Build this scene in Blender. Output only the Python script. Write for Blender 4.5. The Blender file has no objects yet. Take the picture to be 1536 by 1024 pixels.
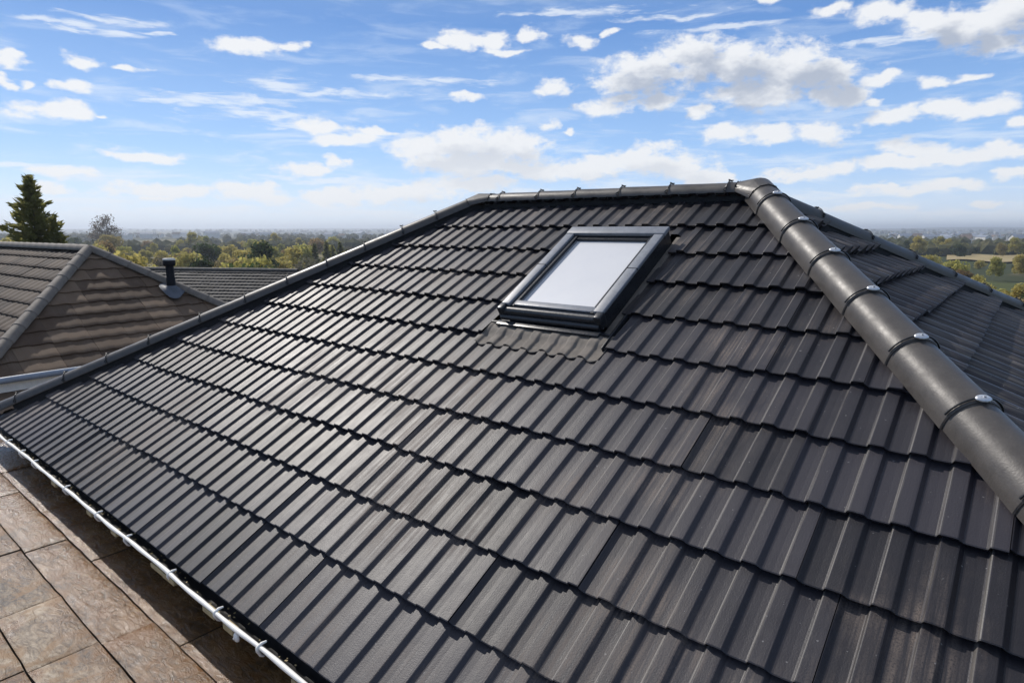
import bpy, bmesh, math, random
from mathutils import Vector, Matrix
from mathutils import noise as mnoise

# ------------------------------------------------------------------ camera, sky, sun, exposure
SC = bpy.context.scene
COL = SC.collection
R_ = math.radians
CAMZ = 4.90
cam_d = bpy.data.cameras.new('camera')
cam = bpy.data.objects.new('camera', cam_d)
COL.objects.link(cam)
cam.location = (0, 0, CAMZ)
cam.rotation_euler = (R_(90 - 10.099), 0, 0)
cam_d.sensor_fit = 'HORIZONTAL'
cam_d.sensor_width = 36.0
cam_d.lens = 938.849 / 1536 * 36
cam_d.clip_start = 0.05
cam_d.clip_end = 60000
SC.camera = cam

SUN_AZ, SUN_EL = -45.0, 42.5          # degrees: azimuth from +Y towards +X, elevation
SUN_STRENGTH = 2.95
SKY_STRENGTH = 0.15
SC.view_settings.view_transform = 'Standard'
SC.view_settings.look = 'None'
SC.view_settings.exposure = 0.38
SC.view_settings.gamma = 1.0
SC.cycles.use_denoising = True
SC.cycles.max_bounces = 6
SC.cycles.transparent_max_bounces = 12
SC.cycles.sample_clamp_indirect = 6.0

sun_d = bpy.data.lights.new('sun', 'SUN')
sun_d.energy = SUN_STRENGTH
sun_d.angle = R_(0.9)
sun_d.color = (1.0, 0.94, 0.865)
sun = bpy.data.objects.new('sun', sun_d)
COL.objects.link(sun)
sdir = Vector((math.sin(R_(SUN_AZ)) * math.cos(R_(SUN_EL)), math.cos(R_(SUN_AZ)) * math.cos(R_(SUN_EL)), math.sin(R_(SUN_EL))))
sun.rotation_euler = sdir.to_track_quat('Z', 'Y').to_euler()
sun.location = sdir * 60

CUMULUS = [(-0.3764,0.246,0.0535,0.0124),(-0.3201,0.2492,0.018,0.0075),(-0.5892,0.1786,0.0237,0.0086),(-0.6562,0.1762,0.0101,0.0089),(-0.6328,0.1763,0.0118,0.0053),(-0.6416,0.2001,0.0167,0.0066),(-0.577,0.2091,0.0239,0.0069),(-0.518,0.2071,0.0182,0.0048),(-0.6131,0.1451,0.0476,0.0102),(-0.554,0.1411,0.0118,0.0025),(-0.516,0.0972,0.0482,0.0086),(-0.6072,0.0715,0.0404,0.0082),(-0.6195,0.0521,0.0179,0.0066),(-0.4933,0.0511,0.0885,0.0107),(-0.3829,0.0519,0.0625,0.0131),(-0.3167,0.0911,0.0428,0.0104),(-0.2594,0.1022,0.0173,0.0095),(-0.5086,0.04,0.0159,0.0035),(-0.0776,0.2716,0.0356,0.0112),(-0.0329,0.2723,0.0378,0.0112),(-0.1172,0.262,0.0246,0.0061),(0.0318,0.2792,0.0258,0.0086),(-0.008,0.2567,0.034,0.0053),(0.0994,0.2694,0.0276,0.0104),(0.1423,0.2783,0.0117,0.0051),(0.0625,0.2043,0.0221,0.0147),(-0.0687,0.1959,0.0221,0.0055),(0.058,0.1567,0.0183,0.0085),(0.0916,0.1497,0.0081,0.0038),(0.1907,0.2225,0.0697,0.0302),(0.2661,0.2361,0.0485,0.0362),(0.3303,0.2291,0.0627,0.0306),(0.4006,0.2191,0.0595,0.0317),(0.4432,0.2053,0.0492,0.0215),(0.3596,0.1884,0.0708,0.0191),(0.4614,0.1804,0.0421,0.0167),(0.5072,0.194,0.0246,0.0065),(0.5015,0.1719,0.014,0.0066),(0.1381,0.1789,0.0438,0.013),(0.2163,0.1856,0.0348,0.0146),(0.1624,0.1939,0.0177,0.0091),(0.2741,0.1704,0.0207,0.0073),(-0.1306,0.1194,0.0584,0.0251),(-0.0695,0.1327,0.0671,0.0251),(-0.0082,0.1233,0.0717,0.0233),(-0.0494,0.1007,0.1125,0.0217),(0.0536,0.0908,0.0923,0.0158),(0.1352,0.095,0.0707,0.0176),(0.1999,0.1056,0.0572,0.0231),(0.2444,0.093,0.0582,0.0192),(0.2929,0.0804,0.0473,0.0114),(-0.1727,0.0551,0.1104,0.0159),(-0.2716,0.049,0.0578,0.0136),(-0.0703,0.0708,0.0822,0.014),(-0.2483,0.1355,0.048,0.0084),(-0.2855,0.1498,0.0375,0.0083),(-0.2092,0.1462,0.039,0.0047),(0.3132,0.1358,0.037,0.0138),(0.372,0.1348,0.0443,0.0144),(0.4411,0.1292,0.0434,0.0149),(0.5268,0.1459,0.0365,0.0149),(0.5704,0.1501,0.0432,0.0145),(0.6121,0.1483,0.034,0.0133),(0.6569,0.1262,0.0141,0.0092),(0.5775,0.1846,0.0283,0.0062),(0.6151,0.1823,0.0201,0.0046),(0.5531,0.1051,0.0342,0.0109),(0.5242,0.0916,0.054,0.0094),(0.5904,0.092,0.0639,0.0115),(0.6439,0.0988,0.0302,0.0095),(0.6604,0.0953,0.0128,0.0062),(0.4323,0.079,0.063,0.0109),(0.5429,0.0548,0.0608,0.0078),(0.6083,0.0542,0.0419,0.0066),(0.5422,0.0617,0.0122,0.0034),(0.5062,0.0312,0.0558,0.0071),(0.6604,0.0664,0.0193,0.0079),(0.6379,0.0319,0.0269,0.0041),(0.4445,0.2844,0.0242,0.0085),(0.5071,0.2743,0.0415,0.0136),(0.5597,0.2547,0.0427,0.0164),(0.602,0.2408,0.0472,0.019),(0.6397,0.2486,0.0382,0.0255),(0.631,0.2147,0.0391,0.0132),(0.3605,0.2996,0.0121,0.0071)]
WISPS = [(-0.4174,0.1756,0.1014,0.0077),(-0.3376,0.1986,0.0628,0.0087),(-0.475,0.171,0.048,0.0067),(-0.3579,0.1605,0.0979,0.0062),(-0.2645,0.1942,0.1126,0.0054),(-0.1282,0.2157,0.1086,0.0054),(-0.3043,0.1472,0.0556,0.0073),(-0.6119,0.2463,0.0266,0.0036),(-0.5786,0.2459,0.0348,0.0052),(-0.5206,0.2575,0.0373,0.0061),(-0.5294,0.2427,0.0297,0.0046),(-0.5496,0.2562,0.0432,0.003),(-0.2093,0.1415,0.1071,0.0056),(-0.5791,0.2407,0.0278,0.0037),(0.0908,0.3053,0.1172,0.005),(0.2259,0.295,0.0751,0.0033),(-0.4914,0.2492,0.0232,0.0023),(-0.5859,0.0382,0.1157,0.0068),(-0.4543,0.0247,0.168,0.0074),(-0.2532,0.0266,0.1555,0.0079),(-0.6304,0.0775,0.0808,0.004),(0.1362,0.0554,0.2012,0.008),(0.5832,0.0213,0.1165,0.0051),(0.5046,0.049,0.1193,0.0053),(-0.2895,0.0729,0.1136,0.0067),(0.3184,0.2758,0.1072,0.0041),(0.5105,0.2391,0.0986,0.0047)]

def N(nt, typ, **kw):
    n = nt.nodes.new(typ)
    for k, v in kw.items():
        setattr(n, k, v)
    return n

def math_n(nt, op, a, b=None, c=None, clamp=False):
    n = nt.nodes.new('ShaderNodeMath'); n.operation = op; n.use_clamp = clamp
    for i, v in enumerate((a, b, c)):
        if v is None: continue
        if isinstance(v, (int, float)): n.inputs[i].default_value = v
        else: nt.links.new(v, n.inputs[i])
    return n.outputs[0]

def ramp(nt, fac, stops, interp='LINEAR'):
    n = nt.nodes.new('ShaderNodeValToRGB')
    cr = n.color_ramp; cr.interpolation = interp
    while len(cr.elements) < len(stops): cr.elements.new(0.5)
    for e, (p, c) in zip(cr.elements, stops):
        e.position = p; e.color = c if len(c) == 4 else (*c, 1)
    if fac is not None: nt.links.new(fac, n.inputs[0])
    return n.outputs[0]

def maprange(nt, v, a, b, c=0.0, d=1.0, smooth=True):
    n = nt.nodes.new('ShaderNodeMapRange')
    n.interpolation_type = 'SMOOTHSTEP' if smooth else 'LINEAR'
    nt.links.new(v, n.inputs[0])
    for i, x in zip((1, 2, 3, 4), (a, b, c, d)): n.inputs[i].default_value = x
    return n.outputs[0]

def mixc(nt, fac, a, b, mode='MIX'):
    n = nt.nodes.new('ShaderNodeMix'); n.data_type = 'RGBA'; n.blend_type = mode; n.clamp_factor = True
    for s, v in ((n.inputs[0], fac), (n.inputs[6], a), (n.inputs[7], b)):
        if isinstance(v, (int, float)): s.default_value = v
        elif isinstance(v, (tuple, list)): s.default_value = v if len(v) == 4 else (*v, 1)
        else: nt.links.new(v, s)
    return n.outputs[2]

def noise_n(nt, vec, scale, detail=4, rough=0.55, dist=0.0, lac=2.0):
    n = nt.nodes.new('ShaderNodeTexNoise')
    n.inputs['Scale'].default_value = scale
    n.inputs['Detail'].default_value = detail
    n.inputs['Roughness'].default_value = rough
    n.inputs['Lacunarity'].default_value = lac
    n.inputs['Distortion'].default_value = dist
    if vec is not None: nt.links.new(vec, n.inputs['Vector'])
    return n.outputs['Fac']

def vmath(nt, op, a, b=None, c=None):
    n = nt.nodes.new('ShaderNodeVectorMath'); n.operation = op
    for i, v in enumerate((a, b, c)):
        if v is None: continue
        if isinstance(v, (tuple, list)): n.inputs[i].default_value = v
        else: nt.links.new(v, n.inputs[i])
    return n.outputs[0] if op != 'LENGTH' else n.outputs['Value']

def ellipse_group(name, items):
    """node group: direction (azimuth, elevation, 0) -> smallest normalised distance to any of the clouds"""
    g = bpy.data.node_groups.new(name, 'ShaderNodeTree')
    g.interface.new_socket('P', in_out='INPUT', socket_type='NodeSocketVector')
    g.interface.new_socket('D', in_out='OUTPUT', socket_type='NodeSocketFloat')
    gi = g.nodes.new('NodeGroupInput'); go = g.nodes.new('NodeGroupOutput')
    cur = None
    for a0, e0, wa, we in items:
        sx, sy = 1 / (wa * 1.22), 1 / (we * 1.28)
        v = vmath(g, 'MULTIPLY_ADD', gi.outputs[0], (sx, sy, 0), (-a0 * sx, -e0 * sy, 0))
        l = vmath(g, 'LENGTH', v)
        if cur is None: cur = l
        else:
            n = g.nodes.new('ShaderNodeMath'); n.operation = 'SMOOTH_MIN'
            g.links.new(cur, n.inputs[0]); g.links.new(l, n.inputs[1]); n.inputs[2].default_value = 0.18
            cur = n.outputs[0]
    g.links.new(cur, go.inputs[0])
    return g

def build_world():
    w = bpy.data.worlds.new('World'); SC.world = w; w.use_nodes = True
    nt = w.node_tree; nt.nodes.clear()
    out = nt.nodes.new('ShaderNodeOutputWorld')
    bg = nt.nodes.new('ShaderNodeBackground'); bg.inputs[1].default_value = SKY_STRENGTH
    nt.links.new(bg.outputs[0], out.inputs[0])
    sky = nt.nodes.new('ShaderNodeTexSky'); sky.sky_type = 'NISHITA'; sky.sun_disc = False
    sky.sun_elevation = R_(SUN_EL); sky.sun_rotation = R_(SUN_AZ)
    sky.altitude = 120; sky.air_density = 1.0; sky.dust_density = 0.2; sky.ozone_density = 2.2
    hsv = nt.nodes.new('ShaderNodeHueSaturation'); hsv.inputs['Saturation'].default_value = 1.10; hsv.inputs['Hue'].default_value = 0.507
    hsv.inputs['Value'].default_value = 0.72
    nt.links.new(sky.outputs[0], hsv.inputs['Color'])
    tc = nt.nodes.new('ShaderNodeTexCoord')
    sep = nt.nodes.new('ShaderNodeSeparateXYZ'); nt.links.new(tc.outputs['Generated'], sep.inputs[0])
    x, y, z = sep.outputs
    az = math_n(nt, 'ARCTAN2', x, y)
    hyp = math_n(nt, 'SQRT', math_n(nt, 'ADD', math_n(nt, 'MULTIPLY', x, x), math_n(nt, 'MULTIPLY', y, y)))
    el = math_n(nt, 'ARCTAN2', z, hyp)
    comb = nt.nodes.new('ShaderNodeCombineXYZ'); nt.links.new(az, comb.inputs[0]); nt.links.new(el, comb.inputs[1])
    P = comb.outputs[0]
    grad = ramp(nt, maprange(nt, el, 0.0, 0.8, 0, 1, False), [(0.0, tuple(c * k_ for c in (0.50, 0.64, 0.86))), (0.14, tuple(c * k_ for c in (0.265, 0.45, 0.77))), (0.36, tuple(c * k_ for c in (0.095, 0.23, 0.53))), (0.55, tuple(c * k_ for c in (0.22, 0.31, 0.47))), (1.0, tuple(c * k_ for c in (0.30, 0.34, 0.42)))])  # upper stops, out of view, made paler to give softer neutral fill light
    skyc = mixc(nt, 0.80, hsv.outputs[0], grad)
    # warp the lookup so that no cloud keeps an elliptical outline
    wn = nt.nodes.new('ShaderNodeTexNoise'); wn.inputs['Scale'].default_value = 16; wn.inputs['Detail'].default_value = 3
    nt.links.new(vmath(nt, 'MULTIPLY', P, (1.0, 1.8, 1.0)), wn.inputs['Vector'])
    wv = vmath(nt, 'MULTIPLY', vmath(nt, 'SUBTRACT', wn.outputs['Color'], (0.5, 0.5, 0.5)), (0.075, 0.034, 0))
    PW = vmath(nt, 'ADD', P, wv)
    g1 = ellipse_group('cumulus_field', CUMULUS)
    g2 = ellipse_group('wisp_field', WISPS)
    g3 = ellipse_group('large_cumulus_field', [c for c in CUMULUS if c[3] > .0145])

    def dens(off, grp, det=10, sc=30, am=2.1):
        p = vmath(nt, 'ADD', PW, (off[0], off[1], 0))
        gn = nt.nodes.new('ShaderNodeGroup'); gn.node_tree = grp; nt.links.new(p, gn.inputs[0])
        d = math_n(nt, 'SUBTRACT', 1.0, gn.outputs[0])
        q = vmath(nt, 'MULTIPLY', vmath(nt, 'ADD', P, (off[0], off[1], 0)), (1.0, 1.7, 1.0))
        n1 = noise_n(nt, q, sc, det, 0.65, 0.1)
        d = math_n(nt, 'MINIMUM', math_n(nt, 'MULTIPLY', d, 1.15), 0.85)
        return math_n(nt, 'MULTIPLY_ADD', math_n(nt, 'SUBTRACT', n1, 0.5), am, d)
    d0 = dens((0, 0), g1)
    dup = dens((-0.014, 0.024), g3, 4, 17, 1.7)
    alpha = maprange(nt, d0, 0.0, 0.66)
    alpha = math_n(nt, 'MULTIPLY', alpha, 0.95)
    thick = maprange(nt, dup, 0.05, 0.90)
    thick = math_n(nt, 'MULTIPLY', thick, maprange(nt, el, 0.05, 0.22, 0.25, 1.0))
    # thin drawn-out streaks
    gw = nt.nodes.new('ShaderNodeGroup'); gw.node_tree = g2
    nt.links.new(vmath(nt, 'ADD', P, vmath(nt, 'MULTIPLY', wv, (1.0, 0.6, 0))), gw.inputs[0])
    dw = math_n(nt, 'SUBTRACT', 1.0, gw.outputs[0])
    qw = vmath(nt, 'MULTIPLY', P, (1.0, 6.0, 1.0))
    nw = noise_n(nt, qw, 22, 7, 0.62, 0.6)
    sw = math_n(nt, 'MULTIPLY_ADD', math_n(nt, 'SUBTRACT', nw, 0.5), 2.4, math_n(nt, 'MULTIPLY', dw, 0.8))
    aw = math_n(nt, 'MULTIPLY', maprange(nt, sw, 0.0, 0.8), 0.72)
    # a veil of high cloud, denser towards the horizon
    nv = noise_n(nt, vmath(nt, 'MULTIPLY', P, (1.0, 6.0, 1.0)), 8, 8, 0.62, 0.5)
    veil = math_n(nt, 'MULTIPLY', maprange(nt, nv, 0.46, 0.70), maprange(nt, el, 0.0, 0.30, 0.85, 0.22))
    low = maprange(nt, el, -0.02, 0.085, 0.50, 0.0)
    cloudcol = mixc(nt, thick, CLOUD_LIGHT, CLOUD_DARK)
    colr = mixc(nt, veil, skyc, VEIL_COL)
    colr = mixc(nt, low, colr, (0.74 * k_, 0.77 * k_, 0.80 * k_))
    colr = mixc(nt, aw, colr, WISP_COL)
    colr = mixc(nt, alpha, colr, cloudcol)
    nt.links.new(colr, bg.inputs[0])

k_ = 1.0 / SKY_STRENGTH
CLOUD_LIGHT = (0.71 * k_, 0.72 * k_, 0.735 * k_)
CLOUD_DARK = (0.36 * k_, 0.40 * k_, 0.48 * k_)
WISP_COL = (0.68 * k_, 0.72 * k_, 0.77 * k_)
VEIL_COL = (0.62 * k_, 0.69 * k_, 0.78 * k_)
build_world()

# ------------------------------------------------------------------ helpers
WLOC = {}
def _link(o, parent, wloc):
    COL.objects.link(o)
    WLOC[o.name] = Vector(wloc)
    if parent is not None:
        o.parent = parent
        o.location = Vector(wloc) - WLOC[parent.name]
    else:
        o.location = Vector(wloc)
    return o

def thing(name, label, cat, loc, group=None):
    o = bpy.data.objects.new(name, None); o.empty_display_size = 0.3
    _link(o, None, loc); tag(o, label, cat, group)
    return o

def tag(o, label=None, cat=None, group=None, kind=None):
    if label: o['label'] = label
    if cat: o['category'] = cat
    if group: o['group'] = group
    if kind: o['kind'] = kind
    return o

class MB:
    """collects faces in world coordinates and links them as one mesh object"""
    def __init__(s):
        s.v = []; s.f = []; s.m = []; s.sm = []; s.uv = []; s.at = []
    def add(s, verts, faces, mi=0, smooth=False, uvs=None, att=0.0):
        b = len(s.v)
        s.v += [tuple(v) for v in verts]
        s.uv += list(uvs) if uvs else [(0.0, 0.0)] * len(verts)
        s.at += list(att) if isinstance(att, (list, tuple)) else [att] * len(verts)
        for f in faces:
            s.f.append([b + i for i in f]); s.m.append(mi); s.sm.append(smooth)
    def box(s, o, ax, ay, az, x0, x1, y0, y1, z0, z1, mi=0, bevel=0.0):
        o, ax, ay, az = Vector(o), Vector(ax), Vector(ay), Vector(az)
        if bevel <= 0:
            vs = [o + ax * x + ay * y + az * z for z in (z0, z1) for y in (y0, y1) for x in (x0, x1)]
            s.add(vs, [(0, 2, 3, 1), (4, 5, 7, 6), (0, 1, 5, 4), (2, 6, 7, 3), (0, 4, 6, 2), (1, 3, 7, 5)], mi)
        else:
            b = bevel
            bm = bmesh.new(); bmesh.ops.create_cube(bm, size=1)
            for v in bm.verts:
                v.co = Vector(((x0 + x1) / 2 + v.co.x * (x1 - x0), (y0 + y1) / 2 + v.co.y * (y1 - y0), (z0 + z1) / 2 + v.co.z * (z1 - z0)))
            bmesh.ops.bevel(bm, geom=bm.edges[:], offset=b, segments=2, affect='EDGES', profile=0.6)
            bm.verts.index_update()
            s.add([o + ax * v.co.x + ay * v.co.y + az * v.co.z for v in bm.verts], [[v.index for v in f.verts] for f in bm.faces], mi, True)
            bm.free()
    def tube(s, pts, rad, n=8, mi=0, cap=True, smooth=True):
        pts = [Vector(p) for p in pts]
        rads = rad if isinstance(rad, (list, tuple)) else [rad] * len(pts)
        rings = []
        prev = None
        for i, p in enumerate(pts):
            t = (pts[min(i + 1, len(pts) - 1)] - pts[max(i - 1, 0)]).normalized()
            ref = prev if prev is not None else (Vector((0, 0, 1)) if abs(t.z) < 0.9 else Vector((1, 0, 0)))
            a = (ref - t * ref.dot(t)).normalized(); prev = a
            b = t.cross(a)
            rings.append([p + (a * math.cos(2 * math.pi * k / n) + b * math.sin(2 * math.pi * k / n)) * rads[i] for k in range(n)])
        vs = [v for r in rings for v in r]
        fs = []
        for i in range(len(pts) - 1):
            for k in range(n):
                fs.append((i * n + k, i * n + (k + 1) % n, (i + 1) * n + (k + 1) % n, (i + 1) * n + k))
        s.add(vs, fs, mi, smooth)
        if cap:
            s.add(rings[0], [tuple(range(n))[::-1]], mi); s.add(rings[-1], [tuple(range(n))], mi)
    def prism(s, poly, dvec, mi=0):
        n = len(poly); d = Vector(dvec); poly = [Vector(p) for p in poly]
        s.add(poly + [p + d for p in poly], [tuple(range(n))[::-1], tuple(range(n, 2 * n))] + [(i, (i + 1) % n, n + (i + 1) % n, n + i) for i in range(n)], mi)
    def build(s, name, mats, parent=None, org=None, uv=False):
        if not isinstance(mats, (list, tuple)): mats = [mats]
        if org is None:
            xs = [v[0] for v in s.v]; ys = [v[1] for v in s.v]; zs = [v[2] for v in s.v]
            org = Vector(((min(xs) + max(xs)) / 2, (min(ys) + max(ys)) / 2, min(zs)))
        org = Vector(org)
        me = bpy.data.meshes.new(name)
        me.from_pydata([(v[0] - org.x, v[1] - org.y, v[2] - org.z) for v in s.v], [], s.f)
        me.polygons.foreach_set('material_index', s.m)
        me.polygons.foreach_set('use_smooth', s.sm)
        for m in mats: me.materials.append(m)
        if uv:
            l = me.uv_layers.new(name='roof')
            for lp in me.loops: l.data[lp.index].uv = s.uv[lp.vertex_index]
            a = me.attributes.new('tone', 'FLOAT', 'POINT'); a.data.foreach_set('value', s.at)
        me.update()
        o = bpy.data.objects.new(name, me)
        return _link(o, parent, org)

def new_mat(name):
    m = bpy.data.materials.new(name); m.use_nodes = True
    nt = m.node_tree; p = nt.nodes['Principled BSDF']
    return m, nt, p

def bump(nt, p, h, strength=0.3, dist=0.01):
    b = nt.nodes.new('ShaderNodeBump'); b.inputs['Strength'].default_value = strength; b.inputs['Distance'].default_value = dist
    nt.links.new(h, b.inputs['Height']); nt.links.new(b.outputs[0], p.inputs['Normal'])

def objco(nt):
    return nt.nodes.new('ShaderNodeTexCoord').outputs['Object']

def simple(name, col, rough=0.5, var=0.25, scale=12, metal=0.0, bumps=0.0, spec=0.5):
    m, nt, p = new_mat(name)
    c = objco(nt); n = noise_n(nt, c, scale, 5, 0.6)
    n2 = noise_n(nt, c, scale * 7, 4, 0.6)
    f = math_n(nt, 'ADD', math_n(nt, 'MULTIPLY', n, 0.65), math_n(nt, 'MULTIPLY', n2, 0.35))
    lo = tuple(x * (1 - var) for x in col); hi = tuple(min(1, x * (1 + var)) for x in col)
    nt.links.new(ramp(nt, f, [(0.3, lo), (0.7, hi)]), p.inputs['Base Color'])
    nt.links.new(maprange(nt, n2, 0.3, 0.7, max(0.03, rough - 0.08), min(1, rough + 0.08)), p.inputs['Roughness'])
    p.inputs['Metallic'].default_value = metal
    p.inputs['Specular IOR Level'].default_value = spec
    if bumps: bump(nt, p, n2, bumps, 0.004)
    return m

# ------------------------------------------------------------------ materials
def tile_mat(name, dark, light, dust, dustamt, rough, grain=0.25, spec=0.5, wear=(0.20, 0.185, 0.165), moss=None):
    m, nt, p = new_mat(name)
    uvn = nt.nodes.new('ShaderNodeUVMap'); uvn.uv_map = 'roof'
    uv = uvn.outputs[0]
    at = nt.nodes.new('ShaderNodeAttribute'); at.attribute_name = 'tone'
    tone = math_n(nt, 'FRACT', at.outputs['Fac'])
    edge = math_n(nt, 'FLOOR', at.outputs['Fac'])
    big = noise_n(nt, uv, 1.1, 5, 0.6)
    mid = noise_n(nt, uv, 9, 6, 0.65)
    fine = noise_n(nt, uv, 160, 4, 0.65)
    st = noise_n(nt, vmath(nt, 'MULTIPLY', uv, (55, 2.2, 1)), 1.0, 5, 0.62, 0.4)
    f = math_n(nt, 'ADD', math_n(nt, 'MULTIPLY', tone, 0.60), math_n(nt, 'ADD', math_n(nt, 'MULTIPLY', mid, 0.35), math_n(nt, 'MULTIPLY', big, 0.25)))
    base = ramp(nt, f, [(0.34, dark), (0.84, light)])
    # settled dust and weathering: patches broken up by streaks running down the slope
    dm = maprange(nt, big, 0.45, 0.64)
    dm = math_n(nt, 'MULTIPLY', dm, maprange(nt, st, 0.36, 0.72))
    dm = math_n(nt, 'MULTIPLY', dm, maprange(nt, fine, 0.28, 0.58))
    dm = math_n(nt, 'MULTIPLY', dm, dustamt)
    base = mixc(nt, dm, base, dust)
    # fine light scuffs and specks
    vs = noise_n(nt, uv, 50, 3, 0.55)
    sp = math_n(nt, 'MULTIPLY', maprange(nt, vs, 0.70, 0.74), 0.5)
    base = mixc(nt, sp, base, (0.30, 0.29, 0.28))
    # worn arris of every rib
    wr = math_n(nt, 'MULTIPLY', edge, maprange(nt, st, 0.35, 0.70, 0.0, 0.48))
    base = mixc(nt, wr, base, wear)
    if moss:
        mm = math_n(nt, 'MULTIPLY', maprange(nt, noise_n(nt, uv, 4, 7, 0.7), 0.52, 0.75), 0.6)
        base = mixc(nt, mm, base, moss)
    nt.links.new(base, p.inputs['Base Color'])
    r = math_n(nt, 'ADD', rough - 0.12, math_n(nt, 'MULTIPLY', mid, 0.16))
    r = math_n(nt, 'ADD', r, math_n(nt, 'MULTIPLY', st, 0.08))
    r = math_n(nt, 'ADD', r, math_n(nt, 'MULTIPLY', dm, 0.25), clamp=True)
    nt.links.new(r, p.inputs['Roughness'])
    p.inputs['Specular IOR Level'].default_value = spec
    h = math_n(nt, 'ADD', math_n(nt, 'MULTIPLY', fine, 0.8), math_n(nt, 'ADD', math_n(nt, 'MULTIPLY', st, 0.30), math_n(nt, 'MULTIPLY', mid, 0.9)))
    bump(nt, p, h, grain, 0.004)
    return m

M = {}
M['tile'] = tile_mat('charcoal_tile', (0.0130, 0.0117, 0.0152), (0.0345, 0.0311, 0.0378), (0.182, 0.142, 0.115), 1.0, 0.475, 0.30, 0.44)
M['old_lit_tile'] = tile_mat('weathered_brown_tile_lit', (0.078, 0.049, 0.031), (0.160, 0.107, 0.069), (0.19, 0.16, 0.13), 0.5, 0.78, 0.5, 0.3, (0.15, 0.12, 0.10))  # colour lightened to stand in for sun on the neighbour's end slope
M['old_shaded_tile'] = tile_mat('weathered_brown_tile_shaded', (0.044, 0.030, 0.021), (0.096, 0.068, 0.047), (0.15, 0.125, 0.10), 0.5, 0.78, 0.5, 0.3, (0.12, 0.10, 0.085))  # same brown tile, with the front slope's shade put into its colour
M['far_tile'] = tile_mat('grey_brown_tile', (0.036, 0.034, 0.032), (0.075, 0.069, 0.064), (0.16, 0.15, 0.14), 0.4, 0.75, 0.4, 0.3, (0.11, 0.10, 0.10))
M['under'] = simple('roof_underlay', (0.008, 0.008, 0.009), 0.8)
M['cap'] = None
def cap_mat(name, dark, light, rough):
    m, nt, p = new_mat(name)
    c = objco(nt)
    n = noise_n(nt, c, 9, 6, 0.65); n2 = noise_n(nt, c, 120, 4, 0.6); n3 = noise_n(nt, c, 2.5, 3, 0.5)
    f = math_n(nt, 'ADD', math_n(nt, 'MULTIPLY', n, 0.5), math_n(nt, 'ADD', math_n(nt, 'MULTIPLY', n2, 0.2), math_n(nt, 'MULTIPLY', n3, 0.3)))
    base = ramp(nt, f, [(0.3, dark), (0.68, light)])
    sc = maprange(nt, noise_n(nt, c, 45, 3, 0.6), 0.70, 0.76)
    base = mixc(nt, math_n(nt, 'MULTIPLY', sc, 0.4), base, (0.28, 0.26, 0.24))
    nt.links.new(base, p.inputs['Base Color'])
    nt.links.new(maprange(nt, n, 0.3, 0.7, rough - 0.07, rough + 0.09), p.inputs['Roughness'])
    p.inputs['Specular IOR Level'].default_value = 0.42
    bump(nt, p, math_n(nt, 'ADD', n2, math_n(nt, 'MULTIPLY', n, 1.5)), 0.22, 0.003)
    return m
M['cap'] = cap_mat('charcoal_ridge_cap', (0.048, 0.042, 0.038), (0.108, 0.096, 0.086), 0.42)
M['old_cap'] = cap_mat('weathered_ridge_cap', (0.10, 0.085, 0.07), (0.22, 0.19, 0.16), 0.75)
M['strap'] = simple('black_strap', (0.012, 0.012, 0.013), 0.4)
M['zinc'] = simple('bright_zinc', (0.62, 0.63, 0.65), 0.35, 0.15, 30, 0.6)
M['gutter'] = simple('black_gutter', (0.010, 0.010, 0.011), 0.45, 0.4, 6)
M['white'] = simple('white_plastic', (0.85, 0.82, 0.75), 0.5, 0.12, 14)
M['timber'] = simple('cream_timber', (0.42, 0.33, 0.17), 0.7, 0.3, 18, 0, 0.2)
M['fascia'] = simple('grey_fascia', (0.10, 0.10, 0.105), 0.6, 0.35, 5)
M['render'] = simple('pale_render', (0.50, 0.46, 0.40), 0.85, 0.12, 4, 0, 0.2)
M['brick'] = simple('red_brown_brick', (0.22, 0.12, 0.08), 0.85, 0.3, 9, 0, 0.3)
M['frame'] = simple('grey_aluminium', (0.20, 0.21, 0.23), 0.46, 0.3, 14, 0.0)
M['dframe'] = simple('dark_aluminium', (0.016, 0.018, 0.022), 0.34, 0.3, 10)
M['lead'] = simple('grey_lead', (0.135, 0.115, 0.096), 0.75, 0.45, 9, 0.0, 0.3)
M['blue_lead'] = simple('blue_grey_lead', (0.07, 0.08, 0.10), 0.55, 0.4, 9, 0.0)
M['pipe'] = simple('dark_vent_pipe', (0.009, 0.009, 0.012), 0.65, 0.3, 8, 0, 0, 0.15)
M['pipecap'] = simple('pale_pipe_cap', (0.52, 0.50, 0.46), 0.5)
M['gpipe'] = simple('blue_grey_pipe', (0.24, 0.28, 0.34), 0.35, 0.2, 6)

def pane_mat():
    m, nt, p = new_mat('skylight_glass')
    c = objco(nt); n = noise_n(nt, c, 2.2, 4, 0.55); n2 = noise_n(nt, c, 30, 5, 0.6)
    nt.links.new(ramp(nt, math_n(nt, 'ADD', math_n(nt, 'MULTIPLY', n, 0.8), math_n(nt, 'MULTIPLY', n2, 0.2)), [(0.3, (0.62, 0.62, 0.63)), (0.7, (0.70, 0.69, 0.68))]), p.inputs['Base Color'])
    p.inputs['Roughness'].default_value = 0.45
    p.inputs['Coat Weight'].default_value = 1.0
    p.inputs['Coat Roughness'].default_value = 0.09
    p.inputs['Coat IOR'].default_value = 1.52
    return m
M['pane'] = pane_mat()

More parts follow.
